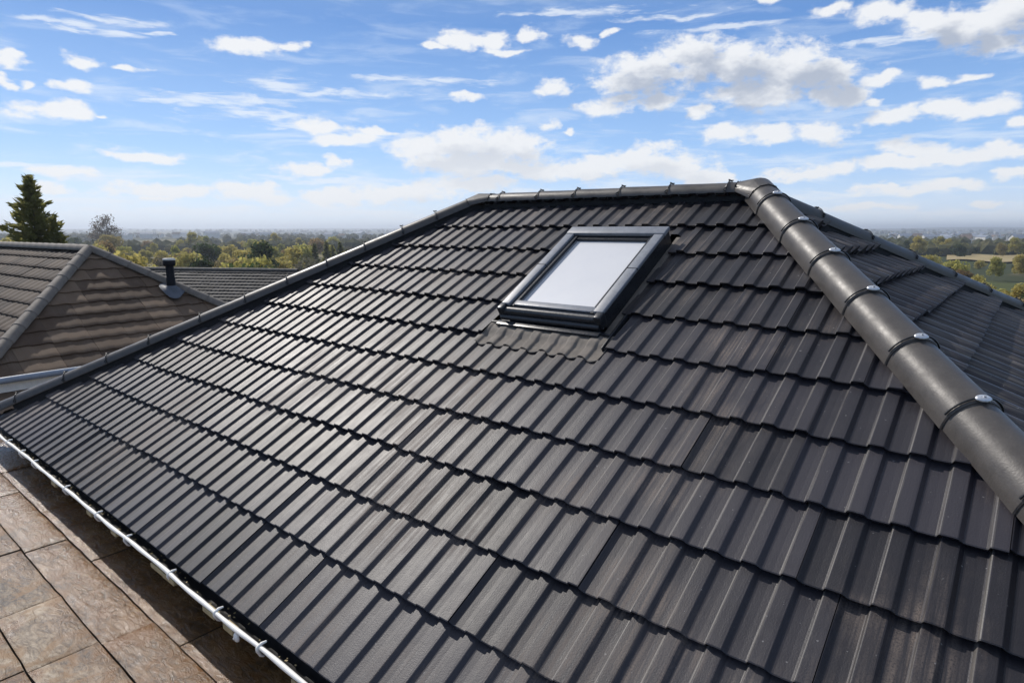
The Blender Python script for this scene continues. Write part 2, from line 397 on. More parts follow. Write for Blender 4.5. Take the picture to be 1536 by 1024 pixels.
def stone_mat():
    m, nt, p = new_mat('riven_stone_paving')
    uvn = nt.nodes.new('ShaderNodeUVMap'); uvn.uv_map = 'roof'; c = uvn.outputs[0]
    at = nt.nodes.new('ShaderNodeAttribute'); at.attribute_name = 'tone'
    a = noise_n(nt, c, 3.2, 8, 0.68, 0.8)
    b = noise_n(nt, vmath(nt, 'MULTIPLY', c, (1.0, 2.6, 1)), 11, 8, 0.7, 1.6)
    d = noise_n(nt, c, 70, 5, 0.7)
    ac, bc, dc = maprange(nt, a, .32, .68), maprange(nt, b, .32, .68), maprange(nt, d, .34, .66)
    f = math_n(nt, 'ADD', math_n(nt, 'ADD', math_n(nt, 'MULTIPLY', ac, 0.36), math_n(nt, 'MULTIPLY', dc, 0.14)), math_n(nt, 'ADD', math_n(nt, 'MULTIPLY', bc, 0.34), math_n(nt, 'MULTIPLY', at.outputs['Fac'], 0.16)))
    base = ramp(nt, f, [(0.20, (0.040, 0.027, 0.018)), (0.40, (0.14, 0.098, 0.058)), (0.58, (0.30, 0.222, 0.142)), (0.80, (0.55, 0.45, 0.325))])
    base = mixc(nt, math_n(nt, 'MULTIPLY', maprange(nt, d, 0.35, 0.75), 0.45), base, (0.09, 0.075, 0.065))
    rust = math_n(nt, 'MULTIPLY', maprange(nt, noise_n(nt, c, 5, 7, 0.7, 1.0), 0.46, 0.60), 0.75)
    base = mixc(nt, rust, base, (0.23, 0.118, 0.034))
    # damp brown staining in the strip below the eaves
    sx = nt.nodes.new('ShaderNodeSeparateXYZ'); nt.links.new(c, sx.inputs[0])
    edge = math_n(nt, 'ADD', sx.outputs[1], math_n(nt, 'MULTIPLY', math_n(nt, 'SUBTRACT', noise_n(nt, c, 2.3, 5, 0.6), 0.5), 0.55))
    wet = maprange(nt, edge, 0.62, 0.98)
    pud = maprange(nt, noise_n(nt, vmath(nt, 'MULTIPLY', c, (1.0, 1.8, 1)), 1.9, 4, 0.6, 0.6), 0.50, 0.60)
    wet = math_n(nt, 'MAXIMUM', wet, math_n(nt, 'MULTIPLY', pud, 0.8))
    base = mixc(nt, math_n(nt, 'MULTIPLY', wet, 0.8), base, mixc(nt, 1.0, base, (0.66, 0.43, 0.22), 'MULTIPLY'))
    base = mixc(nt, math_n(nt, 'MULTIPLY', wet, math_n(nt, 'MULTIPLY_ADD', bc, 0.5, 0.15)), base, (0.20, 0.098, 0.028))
    nt.links.new(base, p.inputs['Base Color'])
    nt.links.new(math_n(nt, 'SUBTRACT', math_n(nt, 'ADD', 0.46, math_n(nt, 'MULTIPLY', b, 0.2)), math_n(nt, 'MULTIPLY', wet, 0.30)), p.inputs['Roughness'])
    bump(nt, p, math_n(nt, 'ADD', math_n(nt, 'MULTIPLY', a, 0.6), math_n(nt, 'ADD', math_n(nt, 'MULTIPLY', b, 0.9), math_n(nt, 'MULTIPLY', d, 0.25))), 0.6, 0.014)
    return m
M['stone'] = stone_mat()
M['joint'] = simple('dark_joint', (0.018, 0.016, 0.014), 0.9)

def leaf_mat(name, cols, rough=0.75, trans=0.6):
    m, nt, p = new_mat(name)
    oi = nt.nodes.new('ShaderNodeObjectInfo')
    c = objco(nt)
    n = noise_n(nt, c, 0.9, 3, 0.6); n2 = noise_n(nt, c, 5, 3, 0.6)
    f = math_n(nt, 'ADD', math_n(nt, 'MULTIPLY', oi.outputs['Random'], 0.55), math_n(nt, 'ADD', math_n(nt, 'MULTIPLY', n, 0.3), math_n(nt, 'MULTIPLY', n2, 0.3)))
    k = len(cols)
    base = ramp(nt, f, [(0.2 + 0.65 * i / (k - 1), cc) for i, cc in enumerate(cols)])
    nt.links.new(base, p.inputs['Base Color'])
    p.inputs['Roughness'].default_value = rough
    p.inputs['Specular IOR Level'].default_value = 0.25
    tb = nt.nodes.new('ShaderNodeBsdfTranslucent'); nt.links.new(base, tb.inputs[0])
    mx = nt.nodes.new('ShaderNodeMixShader'); mx.inputs[0].default_value = trans
    nt.links.new(p.outputs[0], mx.inputs[1]); nt.links.new(tb.outputs[0], mx.inputs[2])
    nt.links.new(mx.outputs[0], nt.nodes['Material Output'].inputs[0])
    return m
M['leaf_yellow'] = leaf_mat('yellow_green_leaves', [(0.28, 0.29, 0.07), (0.42, 0.39, 0.11), (0.50, 0.41, 0.13), (0.35, 0.36, 0.09)])
M['leaf_rust'] = leaf_mat('russet_leaves', [(0.23, 0.15, 0.07), (0.33, 0.22, 0.09), (0.28, 0.22, 0.11), (0.34, 0.28, 0.10)])
M['leaf_dark'] = leaf_mat('dark_green_leaves', [(0.030, 0.048, 0.020), (0.055, 0.082, 0.028), (0.085, 0.110, 0.034)])
M['leaf_grey'] = leaf_mat('grey_brown_twigs', [(0.13, 0.11, 0.09), (0.19, 0.165, 0.13), (0.17, 0.165, 0.10)])
M['needle'] = leaf_mat('conifer_needles', [(0.06, 0.07, 0.022), (0.14, 0.145, 0.042), (0.24, 0.22, 0.07)])
M['bark'] = simple('bark', (0.07, 0.055, 0.042), 0.9, 0.3, 6)

def ground_mat():
    m, nt, p = new_mat('countryside')
    g = nt.nodes.new('ShaderNodeNewGeometry').outputs['Position']
    v = nt.nodes.new('ShaderNodeTexVoronoi'); v.inputs['Scale'].default_value = 0.006
    nt.links.new(g, v.inputs['Vector'])
    sp = nt.nodes.new('ShaderNodeSeparateColor'); nt.links.new(v.outputs['Color'], sp.inputs[0])
    field = ramp(nt, sp.outputs[0], [(0.0, (0.045, 0.060, 0.020)), (0.35, (0.080, 0.095, 0.030)), (0.6, (0.05, 0.055, 0.03)), (0.8, (0.22, 0.18, 0.085)), (0.95, (0.26, 0.22, 0.12))], 'CONSTANT')
    n = noise_n(nt, g, 0.02, 8, 0.65); n2 = noise_n(nt, g, 0.8, 5, 0.6)
    base = mixc(nt, math_n(nt, 'MULTIPLY', maprange(nt, n, 0.40, 0.60), 0.85), field, (0.040, 0.048, 0.022))
    base = mixc(nt, math_n(nt, 'MULTIPLY', n2, 0.35), base, (0.05, 0.05, 0.03))
    nt.links.new(base, p.inputs['Base Color']); p.inputs['Roughness'].default_value = 0.95
    p.inputs['Specular IOR Level'].default_value = 0.1
    return m
M['ground'] = ground_mat()

# ------------------------------------------------------------------ setting: terrain
def hgt(x, y):
    r = math.hypot(x, y)
    def ss(a, b): 
        t = min(1, max(0, (r - a) / (b - a))); return t * t * (3 - 2 * t)
    h = -8.6 * ss(22, 66) - 2.4 * ss(70, 220) - 1.6 * ss(250, 900) - 5.0 * ss(900, 2400)
    az = math.atan2(x, y)
    if r > 150:
        h += mnoise.noise((x * 0.0012, y * 0.0012, 1.7)) * 5 * ss(200, 1500)
    if r > 2600:
        hill = 0.55 + 0.45 * mnoise.noise((az * 2.3, 0.3, 4.0)) + 0.22 * mnoise.noise((az * 9.0, 2.3, 7.0))
        h += 22 * ss(2600, 5200) * (0.6 + 0.5 * mnoise.noise((x * 0.0006, y * 0.0006, 3.0)))
        h += 48 * hill * ss(5600, 9200)
    return h

def terrain():
    mb = MB()
    rs = [0.0] + [3 * 1.14 ** k for k in range(0, 66)]
    rs = [r for r in rs if r < 11200] + [11200]
    na = 240
    vs = [(0, 0, hgt(0, 0))]
    for r in rs[1:]:
        for k in range(na):
            a = 2 * math.pi * k / na
            x, y = r * math.sin(a), r * math.cos(a)
            vs.append((x, y, hgt(x, y)))
    fs = [(0, 1 + (k + 1) % na, 1 + k) for k in range(na)]
    for i in range(len(rs) - 2):
        for k in range(na):
            k2 = (k + 1) % na
            fs.append((1 + i * na + k, 1 + i * na + k2, 1 + (i + 1) * na + k2, 1 + (i + 1) * na + k))
    mb.add(vs, fs, 0, True)
    o = mb.build('terrain', M['ground'], None, (0, 0, 0))
    tag(o, kind='structure')
    return o
terrain()

# ------------------------------------------------------------------ frames
class Frame:
    """x along the ridge to the right, y level and up the front slope, z up"""
    def __init__(s, az, origin=(0, 0, 0)):
        s.x = Vector((math.cos(az), -math.sin(az), 0)); s.y = Vector((math.sin(az), math.cos(az), 0)); s.z = Vector((0, 0, 1)); s.o = Vector(origin)
    def __call__(s, x, y, z): return s.o + s.x * x + s.y * y + s.z * z

def profile_flat(p):      # interlocking tile: pan, quick step up, flat rib, long step down; first and last point lie on the rib's right arris
    return [(0, .0160, 0), (.025, .0150, 0), (.125, .0018, 0), (.19, 0, 0), (.40, -.0008, 0), (.565, 0, 0), (.60, .0012, 1), (.640, .0142, 1), (.660, .0160, 1), (.69, .0161, 0), (.93, .0163, 0), (.985, .0160, 0)]
def profile_wave(p):      # taller rounded rib
    return [(0, .0, 0), (.18, -.001, 0), (.34, .002, 0), (.44, .016, 0), (.54, .036, 1), (.64, .048, 0), (.74, .048, 0), (.84, .034, 0), (.93, .009, 0)]
def profile_roll(p):      # old double-roman style roll
    return [(0, .0, 0), (.25, .0, 0), (.38, .003, 0), (.50, .010, 0), (.62, .015, 0), (.74, .016, 0), (.86, .011, 0), (.95, .003, 0)]

def roof_slope(name, parent, O, xa, ua, rows, c0, c1, period, prof, clips, mats, seed, th=0.019, drop=0.028, tilew=(2, 2), phase=0.0, holes=(), jit=1.0, under=True, rowjit=0.0):
    """tiled slope: O = world point at c=0,u=0; xa along the courses, ua up the slope; rows = [(u_top,u_bottom)]"""
    rnd = random.Random(seed)
    O, xa, ua = Vector(O), Vector(xa), Vector(ua); na = xa.cross(ua).normalized()
    mb = MB()
    pr = prof(period)
    for ri, (ut, ub) in enumerate(rows):
        ph = phase + rnd.uniform(-rowjit, rowjit)
        c = c0 + ((ph - c0) % period) - period
        k = -rnd.randint(0, tilew[1] - 1)
        c += k * period
        while c < c1:
            w = rnd.randint(*tilew)
            if c + w * period < c0 - 0.01: c += w * period; continue
            tone = rnd.random() * 0.98
            dz = rnd.uniform(-.0018, .0018) * jit; du = rnd.uniform(-.0045, .0045) * jit; tilt = rnd.uniform(-.0018, .0018) * jit
            cs = []
            for q in range(w):
                for (f, hh, e) in pr: cs.append((c + (q + f) * period, hh, e, (rnd.uniform(-.0012, .0012) * jit)))
            cs.append((c + w * period - 0.0022, pr[-1][1] if prof is profile_flat else 0.0, 0, 0))
            cs[0] = (cs[0][0] + 0.0006, *cs[0][1:])
            us = [ub + du, ub + du + 0.004, ub + (ut - ub) * .33, ub + (ut - ub) * .66, ut + 0.045]
            vs, uvs, att = [], [], []
            for j, u in enumerate(us):
                t = (u - ub) / (ut - ub)
                for (cc, hh, e, jx) in cs:
                    hz = hh + dz - drop * t + tilt * ((cc - c) / (w * period) - .5) * 2 - (0.0025 if j == 0 else 0)
                    vs.append(O + xa * (cc + jx * 0.6) + ua * u + na * hz); uvs.append((cc, u)); att.append(tone + e)
            n = len(cs)
            fs = [(j * n + i, j * n + i + 1, (j + 1) * n + i + 1, (j + 1) * n + i) for j in range(len(us) - 1) for i in range(n - 1)]
            mb.add(vs, fs, 0, prof is not profile_flat, uvs, att)
            # butt end, following the profile
            top = vs[:n]
            bot = [O + xa * cc + ua * (ub + du + 0.006) + na * (hh + dz - th) for (cc, hh, e, jx) in cs]
            mb.add(top + bot, [(n + i, n + i + 1, i + 1, i) for i in range(n - 1)], 0, False, uvs[:n] * 2, [tone] * (2 * n))
            # cheeks at the side laps
            for sgn, idx in ((0, 0), (1, n - 1)):
                a = [vs[j * n + idx] for j in range(len(us))]
                b = [v - na * th for v in a]
                m_ = len(a)
                mb.add(a + b, [((i, i + 1, m_ + i + 1, m_ + i) if sgn == 0 else (m_ + i, m_ + i + 1, i + 1, i)) for i in range(m_ - 1)], 0, False, [(0, 0)] * (2 * m_), [tone] * (2 * m_))
            c += w * period
    umax = max(r[0] for r in rows); umin = min(r[1] for r in rows)
    if under:
        mb.add([O + xa * x + ua * u - na * 0.066 for (x, u) in ((c0, umin + 0.04), (c1, umin + 0.04), (c1, umax), (c0, umax))], [(0, 1, 2, 3)], 1)
    me = bpy.data.meshes.new('tmp')
    me.from_pydata(mb.v, [], mb.f)
    me.polygons.foreach_set('material_index', mb.m); me.polygons.foreach_set('use_smooth', mb.sm)
    l = me.uv_layers.new(name='roof')
    for lp in me.loops: l.data[lp.index].uv = mb.uv[lp.vertex_index]
    a = me.attributes.new('tone', 'FLOAT', 'POINT'); a.data.foreach_set('value', mb.at)
    bm = bmesh.new(); bm.from_mesh(me); bpy.data.meshes.remove(me)
    for (co, no) in clips:
        bmesh.ops.bisect_plane(bm, geom=bm.verts[:] + bm.edges[:] + bm.faces[:], plane_co=co, plane_no=no, clear_outer=True)
    for (ha, hb, hc, hd) in holes:
        for cc, dirn in ((ha, xa), (hb, xa), (hc, ua), (hd, ua)):
            bmesh.ops.bisect_plane(bm, geom=bm.verts[:] + bm.edges[:] + bm.faces[:], plane_co=O + dirn * cc, plane_no=dirn)
        kill = []
        for f in bm.faces:
            d = f.calc_center_median() - O
            if ha < d.dot(xa) < hb and hc < d.dot(ua) < hd: kill.append(f)
        bmesh.ops.delete(bm, geom=kill, context='FACES')
    me = bpy.data.meshes.new(name)
    cen = sum((v.co for v in bm.verts), Vector()) / max(1, len(bm.verts)); cen.z = min(v.co.z for v in bm.verts)
    for v in bm.verts: v.co -= cen
    bm.to_mesh(me); bm.free()
    for m in mats: me.materials.append(m)
    o = bpy.data.objects.new(name, me)
    return _link(o, parent, cen)

def cap_mesh(mb, A, B, rad, up=Vector((0, 0, 1)), ang=92, th=0.014, flare=0.006, skirt=0.03, n=14, lift=0.0, belly=1.0):
    """half-round ridge tile from A (upper) to B (lower end, flared over the next one)"""
    A, B = Vector(A), Vector(B); t = (B - A).normalized(); s = t.cross(up).normalized(); w = s.cross(t).normalized()
    if w.z < 0: w = -w
    rings = []
    for (P, rr) in ((A, rad), (A + (B - A) * .5, rad + flare * .4), (A + (B - A) * .93, rad + flare), (B - t * 0.006, rad + flare * 1.1), (B, rad + flare * .6), (B + t * 0.0, rad + flare - th), (A, rad - th)):
        ring = []
        for i in range(n + 1):
            a = math.radians(-ang + 2 * ang * i / n)
            ring.append(P + s * math.sin(a) * rr + w * (math.cos(a) * rr * belly + lift))
        ring = [ring[0] - w * skirt] + ring + [ring[-1] - w * skirt]
        rings.append(ring)
    m = n + 3
    vs = [v for r in rings for v in r]
    fs = [(j * m + i, j * m + i + 1, (j + 1) * m + i + 1, (j + 1) * m + i) for j in range(len(rings) - 1) for i in range(m - 1)]
    mb.add(vs[:4 * m], [f for f in fs if max(f) < 4 * m], 0, True)
    mb.add(vs[3 * m:], [tuple(i - 3 * m for i in f) for f in fs if min(f) >= 3 * m], 0, False)
    return t, s, w

def arc_tube(mb, P, s, w, rad, a0, a1, tr, n=18, lift=0.0, belly=1.0):
    pts = []
    for i in range(n + 1):
        a = math.radians(a0 + (a1 - a0) * i / n)
        pts.append(P + s * math.sin(a) * rad + w * (math.cos(a) * rad * belly + lift))
    mb.tube(pts, tr, 6)

def disc(mb, P, t, s, w, rx, ry, h):
    n = 14
    rings = []
    for (k, z) in ((1.0, 0), (1.0, h * .4), (.82, h * .8), (.45, h)):
        rings.append([P + t * math.cos(2 * math.pi * i / n) * rx * k + s * math.sin(2 * math.pi * i / n) * ry * k + w * z for i in range(n)])
    vs = [v for r in rings for v in r]
    fs = [(j * n + i, j * n + (i + 1) % n, (j + 1) * n + (i + 1) % n, (j + 1) * n + i) for j in range(3) for i in range(n)]
    mb.add(vs, fs, 0, True); mb.add(rings[-1], [tuple(range(n))], 0)
    mb.tube([P + w * h, P + w * (h + 0.006)], [rx * .3, rx * .26], 6)

# ------------------------------------------------------------------ main house
AZ = 0.6944864585551568
PITCH = 0.5425494237257058
F = Frame(AZ)
GA = 0.33                       # course gauge
PR = 0.1363                     # rib spacing
HP, ZP = 4.3590, 5.1000         # front slope at u = 0
cP, sP = math.cos(PITCH), math.sin(PITCH)
def FP(x, u, off=0.0):          # point on the front slope
    return F(x, HP + u * cP - off * sP, ZP + u * sP + off * cP)
U_R = 0.0825; U_E = -3.70
H_R, Z_R = HP + U_R * cP, ZP + U_R * sP
H_E, Z_E = HP + U_E * cP, ZP + U_E * sP
X_A, X_B = -1.515, -4.045
KR = 0.875                       # the right hand slope is a little steeper       # ridge ends
RUN = H_R - H_E
KB = 2.0                        # the rear slope is shallower
H_B = H_R + RUN * KB
X_R, X_L = X_A + RUN * KR, X_B - RUN
house = thing('tiled_house', 'foreground house with a charcoal tiled hip roof, skylight and white edged gutter', 'house', F((X_A + X_B) / 2, (H_E + H_B) / 2, 0))
rows_f = [(U_R - 0.03, -GA)] + [(-GA * i, -GA * (i + 1)) for i in range(1, 10)] + [(-GA * 10, U_E)]
apexR, apexL = F(X_A, H_R, Z_R), F(X_B, H_R, Z_R)
hx, hy = F.x, F.y
insR = 0.035
clip_front = [(apexR - hx * insR, hx + hy * KR), (apexL + hx * insR, -hx + hy)]
uax = F.y * cP + F.z * sP
HOLE = (-2.70, -1.848, -1.652, -0.44)
HOLE2 = (-2.70, -1.795, -1.652, -1.33)
fs_ = roof_slope('roof_slope', house, FP(0, 0), F.x, uax, rows_f, X_L - .1, X_R + .1, PR, profile_flat, clip_front, [M['tile'], M['under']], 11, phase=0.04, tilew=(3, 6), holes=[HOLE, HOLE2], jit=1.3, rowjit=0.006)
fs_['label'] = 'wide front slope of charcoal tiles holding the skylight'
# right slope
pr_ = math.atan(math.tan(PITCH) / KR); cR, sR = math.cos(pr_), math.sin(pr_)
a_r, u_r = F.y, (-F.x) * cR + F.z * sR
kr_ = sP / sR
rows_r = [(a * kr_, b * kr_) for a, b in rows_f]
Orr = apexR - u_r * U_R * kr_
LC = RUN * KB + .1
kb = KB
clip_right = [(apexR - hy * -insR * 0 + hx * insR, -(hx + hy * KR)), (apexR + hx * insR, (hy * KR - hx * KB))]
fr_ = roof_slope('roof_slope', house, Orr, a_r, u_r, rows_r, -RUN - .1, LC, .225, profile_wave, clip_right, [M['tile'], M['under']], 12, phase=0.02, tilew=(1, 3), jit=1.4, rowjit=0.01, th=.060, drop=.078)
fr_['label'] = 'right hand slope of charcoal tiles beyond the big hip'
a_l, u_l = -F.y, F.x * cP + F.z * sP
Oll = apexL - u_l * U_R
clip_left = [(apexL - hx * insR, (hx - hy)), (apexL - hx * insR, (hy + hx * KB))]
roof_slope('roof_slope', house, Oll, a_l, u_l, rows_f, -LC, RUN + .1, PR, profile_flat, clip_left, [M['tile'], M['under']], 13, tilew=(3, 6))
pb = math.atan(math.tan(PITCH) / KB); cB, sB = math.cos(pb), math.sin(pb)
u_b = -F.y * cB + F.z * sB
LB = RUN * KB / cB
nb = int(LB / GA)
rows_b = [(0.05, -GA)] + [(-GA * i, -GA * (i + 1)) for i in range(1, nb)] + [(-GA * nb, -LB)]
mid = F((X_A + X_B) / 2, H_R, Z_R)
clip_back = [(apexR - hx * insR, (hx * KB - hy * KR)), (apexL + hx * insR, (-hx * KB - hy))]
roof_slope('roof_slope', house, mid, -F.x, u_b, rows_b, -6, 6, PR, profile_flat, clip_back, [M['tile'], M['under']], 14, tilew=(3, 6))

# dark dry-ridge roll closing the gap under the caps
def roll(A, dv, ln, w_, z0, z1):
    s = dv.cross(F.z).normalized(); w = s.cross(dv).normalized()
    mb = MB(); mb.box(A, dv, s, w, .02, ln, -w_, w_, z0, z1)
    mb.build('ridge_roll', M['under'], house)
# ridge and hip caps, each with its strap and clip
def cap_run(A, dirv, ts, rad, lift, style, ang=88, skirt=0.03, up=None, belly=1.0, flare=0.007):
    for i in range(len(ts) - 1):
        mb = MB()
        P0, P1 = A + dirv * (ts[i] - (0.05 if i else 0.0)), A + dirv * ts[i + 1]
        t, s, w = cap_mesh(mb, P0, P1, rad - 0.004, ang=ang, lift=lift, skirt=skirt, belly=belly, flare=flare)
        cap = mb.build('ridge_cap' if style == 'ridge' else 'hip_cap', M['cap'], house)
        if i == len(ts) - 2: continue
        P = A + dirv * (ts[i + 1] - 0.012)
        ro = rad + flare + 0.001
        mb = MB()
        if style == 'disc':
            arc_tube(mb, P, s, w, ro + .002, -90, 72, 0.0042, lift=lift, belly=belly)
            # strap end, hooked under the left edge
            e = P + s * math.sin(math.radians(-90)) * (ro + .004) + w * (lift + 0.0)
            mb.tube([e, e - w * 0.03 - s * .004], 0.006, 6)
            mb.build('cap_strap', M['strap'], cap)
            mb = MB()
            disc(mb, P + w * (ro * belly + lift + .001) + t * .006 + s * 0.002, t, s, w, 0.019, 0.030, 0.010)
            mb.build('cap_disc', M['zinc'], cap)
            mb = MB()
            e2 = P - s * (ro + 0.004) + w * (lift - 0.012)
            mb.box(e2, t, s, w, -0.018, 0.014, -0.006, 0.006, -0.028, 0.004, bevel=0.003)
            mb.build('cap_clip', M['zinc'], cap)
        else:
            arc_tube(mb, P, s, w, ro + .001, -80, 80, 0.0036, lift=lift, belly=belly)
            for sg in (-1, 1):
                a = math.radians(sg * 62)
                e = P + s * math.sin(a) * (ro + .004) + w * (math.cos(a) * (ro + .004) * belly + lift)
                mb.tube([e, e + t * .016 - w * .014 + s * sg * .006, e + t * .004 - w * .03 + s * sg * .006], 0.0055, 6)
            mb.build('cap_strap', M['strap'], cap)
            mb = MB()
            mb.box(P + w * (ro * belly + lift), t, s, w, -0.018, 0.014, -0.009, 0.009, 0.0, 0.007, bevel=0.002)
            mb.tube([P + w * (ro * belly + lift + .006), P + w * (ro * belly + lift + .012) + t * 0.016], 0.0035, 6)
            mb.build('cap_clip', M['strap'], cap)

hipR = (F.x * cP * KR - F.y * cP - F.z * sP).normalized()
hipL = (-F.x * cP - F.y * cP - F.z * sP).normalized()
hipBk = (F.x * cP * KR + F.y * cP * KB - F.z * sP).normalized()
hipBl = (-F.x * cP + F.y * cP * KB - F.z * sP).normalized()
HL = (F(X_R, H_E, Z_E) - apexR).length + 0.02
HLb = (F(X_R, H_B, Z_E) - apexR).length + 0.02
def steps(first, gap, end):
    o = [0.06, first]
    while o[-1] + gap < end - .1: o.append(o[-1] + gap)
    return o + [end]
roll(apexR, hipR, HL - .05, .075, -.09, .03); roll(apexL, hipL, HL - .05, .055, -.09, .045)
roll(apexR, hipBk, HLb - .05, .055, -.09, .03); roll(apexL, hipBl, HLb - .05, .055, -.09, .03)
roll(apexR, -F.x, X_A - X_B - .05, .055, -.12, .045)
cap_run(apexR, hipR, steps(0.30, 0.405, HL), 0.106, 0.004, 'disc', 90, 0.028)
cap_run(apexL, hipL, [0.05, 0.45, 0.79, 1.17, 1.55, 1.95, 2.37, 2.82, 3.33, 3.75, 4.17, 4.65, HL + .16], 0.077, 0.020, 'clip', 84, 0.006)
cap_run(apexR, hipBk, steps(0.62, 0.60, HLb), 0.066, 0.004, 'clip', 86, 0.03)
cap_run(apexL, hipBl, steps(0.6, 0.6, HLb), 0.077, 0.006, 'clip', 86, 0.03)
cap_run(apexR, -F.x, [0.10, 0.20, 0.64, 1.05, 1.47, 1.85, 2.29, X_A - X_B - 0.02], 0.078, 0.006, 'ridge', 80, 0.008)

def apex_cap(apex, dirs):
    bm = bmesh.new()
    for (d, rad, lift) in dirs:
        s = d.cross(Vector((0, 0, 1))).normalized(); w = s.cross(d).normalized()
        for k in (0.0, 0.13):
            for i in range(13):
                a = math.radians(-84 + 168 * i / 12)
                bm.verts.new(apex + d * k + s * math.sin(a) * rad + w * (math.cos(a) * rad + lift))
    bmesh.ops.convex_hull(bm, input=bm.verts[:])
    bmesh.ops.delete(bm, geom=[v for v in bm.verts if not v.link_faces], context='VERTS')
    bmesh.ops.bevel(bm, geom=bm.edges[:], offset=0.004, segments=1, affect='EDGES')
    bm.verts.index_update()
    mb = MB(); mb.add([v.co.copy() for v in bm.verts], [[v.index for v in f.verts] for f in bm.faces], 0, False)
    bm.free()
    return mb.build('apex_cap', M['cap'], house)
apex_cap(apexR, [(hipR, .1072, .006), (hipBk, .068, .006), (-F.x, .0795, .006)])
apex_cap(apexL, [(hipL, .0785, .020), (hipBl, .0785, .008), (F.x, .0795, .006)])

# eaves: fascia, soffit, walls
mb = MB()
def ring_boards(mb, x0, x1, y0, y1, z0, z1, th, mi=0):
    mb.box((0, 0, 0), F.x, F.y, F.z, x0, x1, y0, y0 + th, z0, z1, mi)
    mb.box((0, 0, 0), F.x, F.y, F.z, x0, x1, y1 - th, y1, z0, z1, mi)
    mb.box((0, 0, 0), F.x, F.y, F.z, x0, x0 + th, y0 + th, y1 - th, z0, z1, mi)
    mb.box((0, 0, 0), F.x, F.y, F.z, x1 - th, x1, y0 + th, y1 - th, z0, z1, mi)
fx0, fx1, fy0, fy1 = X_L + .09, X_R - .09, H_E + .09, H_B - .09
ring_boards(mb, fx0, fx1, fy0, fy1, Z_E - .16, Z_E - .035, .025)
mb.build('fascia', M['fascia'], house)
mb = MB()
mb.box((0, 0, 0), F.x, F.y, F.z, fx0 + .026, fx1 - .026, fy0 + .026, fy1 - .026, Z_E - .15, Z_E - .135)
mb.build('soffit', M['fascia'], house)
mb = MB()
ring_boards(mb, X_L + .45, X_R - .45, H_E + .45, H_B - .45, -0.3, Z_E - .152, .25)
mb.build('wall', M['render'], house)

# gutter along the front eaves
def gutter():
    x0, x1 = X_L - .02, X_R + .02
    yc, zc, rg = H_E + 0.006, Z_E - 0.004, 0.066
    mb = MB()
    n = 14; xs = [x0 + (x1 - x0) * i / 60 for i in range(61)]
    for r_, flip in ((rg, False), (rg - .005, True)):
        vs = []; 
        for x in xs:
            for i in range(n + 1):
                a = math.pi + math.pi * i / n
                vs.append(F(x, yc + math.cos(a) * r_, zc + math.sin(a) * r_ * .78))
        fs = [(j * (n + 1) + i, j * (n + 1) + i + 1, (j + 1) * (n + 1) + i + 1, (j + 1) * (n + 1) + i) for j in range(60) for i in range(n)]
        mb.add(vs, [f[::-1] for f in fs] if flip else fs, 0, True)
    for x, sgn in ((x0, 1), (x1, -1)):
        ring = [F(x, yc + math.cos(math.pi + math.pi * i / n) * rg, zc + math.sin(math.pi + math.pi * i / n) * rg * .78) for i in range(n + 1)]
        mb.prism(ring, F.x * (0.004 * sgn))
    # leaf litter and grit lying in the channel
    g = mb.build('gutter', M['gutter'], house)
    rnd = random.Random(5)
    mb = MB()
    for i in range(230):
        x = rnd.uniform(x0 + .1, x1 - .1) if rnd.random() < .5 else rnd.uniform(x0 + .1, -3.8)
        a = rnd.uniform(-.030, .012)
        c = F(x, yc + a, zc - .76 * math.sqrt(max(0, (rg - .012) ** 2 - a * a)) + rnd.uniform(.0, .012))
        q = Matrix.Rotation(rnd.uniform(0, 6.3), 3, 'Z') @ Matrix.Rotation(rnd.uniform(-.6, .6), 3, 'X')
        sz = rnd.uniform(.003, .008)
        pts = [c + q @ Vector(p) * sz for p in ((-1, -.4, 0), (0, -.6, .15), (1, -.2, 0), (.7, .5, .1), (-.6, .5, -.05))]
        mb.add(pts, [(0, 1, 2, 3, 4)], 0)
    o = mb.build('leaf_litter', M['timber'], g); o['kind'] = 'stuff'
    # white front lip: slightly wavy bead
    yl, zl = yc - rg - .004, zc + .004
    mb = MB()
    pts = []; rads = []
    m_ = 240
    for i in range(m_ + 1):
        x = x0 + (x1 - x0) * i / m_
        pts.append(F(x, yl + .0025 * math.sin(x * 5.1) + .0015 * math.sin(x * 13), zl + .003 * math.sin(x * 3.3 + 1)))
        rads.append(.0105 + .0012 * math.sin(x * 17))
    mb.tube(pts, rads, 8)
    mb.build('gutter_lip', M['white'], g)
    for x in [-6.95, -6.32, -5.93, -5.59, -4.85, -4.24, -3.77, -3.19, -2.69, -2.31, -1.75, -1.2, -.6, 0, .6, 1.2]:
        mb = MB()
        arc = []
        for i in range(9):
            a = math.radians(150 + 130 * i / 8)
            arc.append(F(x, yl + .004 + math.cos(a) * .015 + .003, zl - .004 + math.sin(a) * .020))
        mb.tube([F(x + .004, yl + .032, zl + .013), F(x + .002, yl + .012, zl + .013)] + arc[1:5] + [F(x, yl + .006, zl - .040), F(x, yl + .018, zl - .050)], [.005, .007, .008, .008, .008, .008, .007, .005], 7)
        mb.build('gutter_bracket', M['white'], g)
    rnd = random.Random(8)
    for x in (-5.15, -4.42, -4.0, -3.42, -3.27, -2.82, -2.62, -2.06, -1.5, -.9, -.2, .5):
        L = rnd.uniform(.07, .17)
        mb = MB()
        mb.box((0, 0, 0), F.x, F.y, F.z, x, x + L, yc - rg - .010, yc - rg + .022, zc - .036 - rnd.uniform(0, .010), zc - .014, bevel=.003)
        mb.build('timber_packer', M['timber'], g)
    mb = MB(); disc(mb, F(-2.50, yc - rg - .004, zc - .034), F.x, F.z, -F.y, .020, .022, .012); mb.build('outlet_plug', M['white'], g)
gutter()

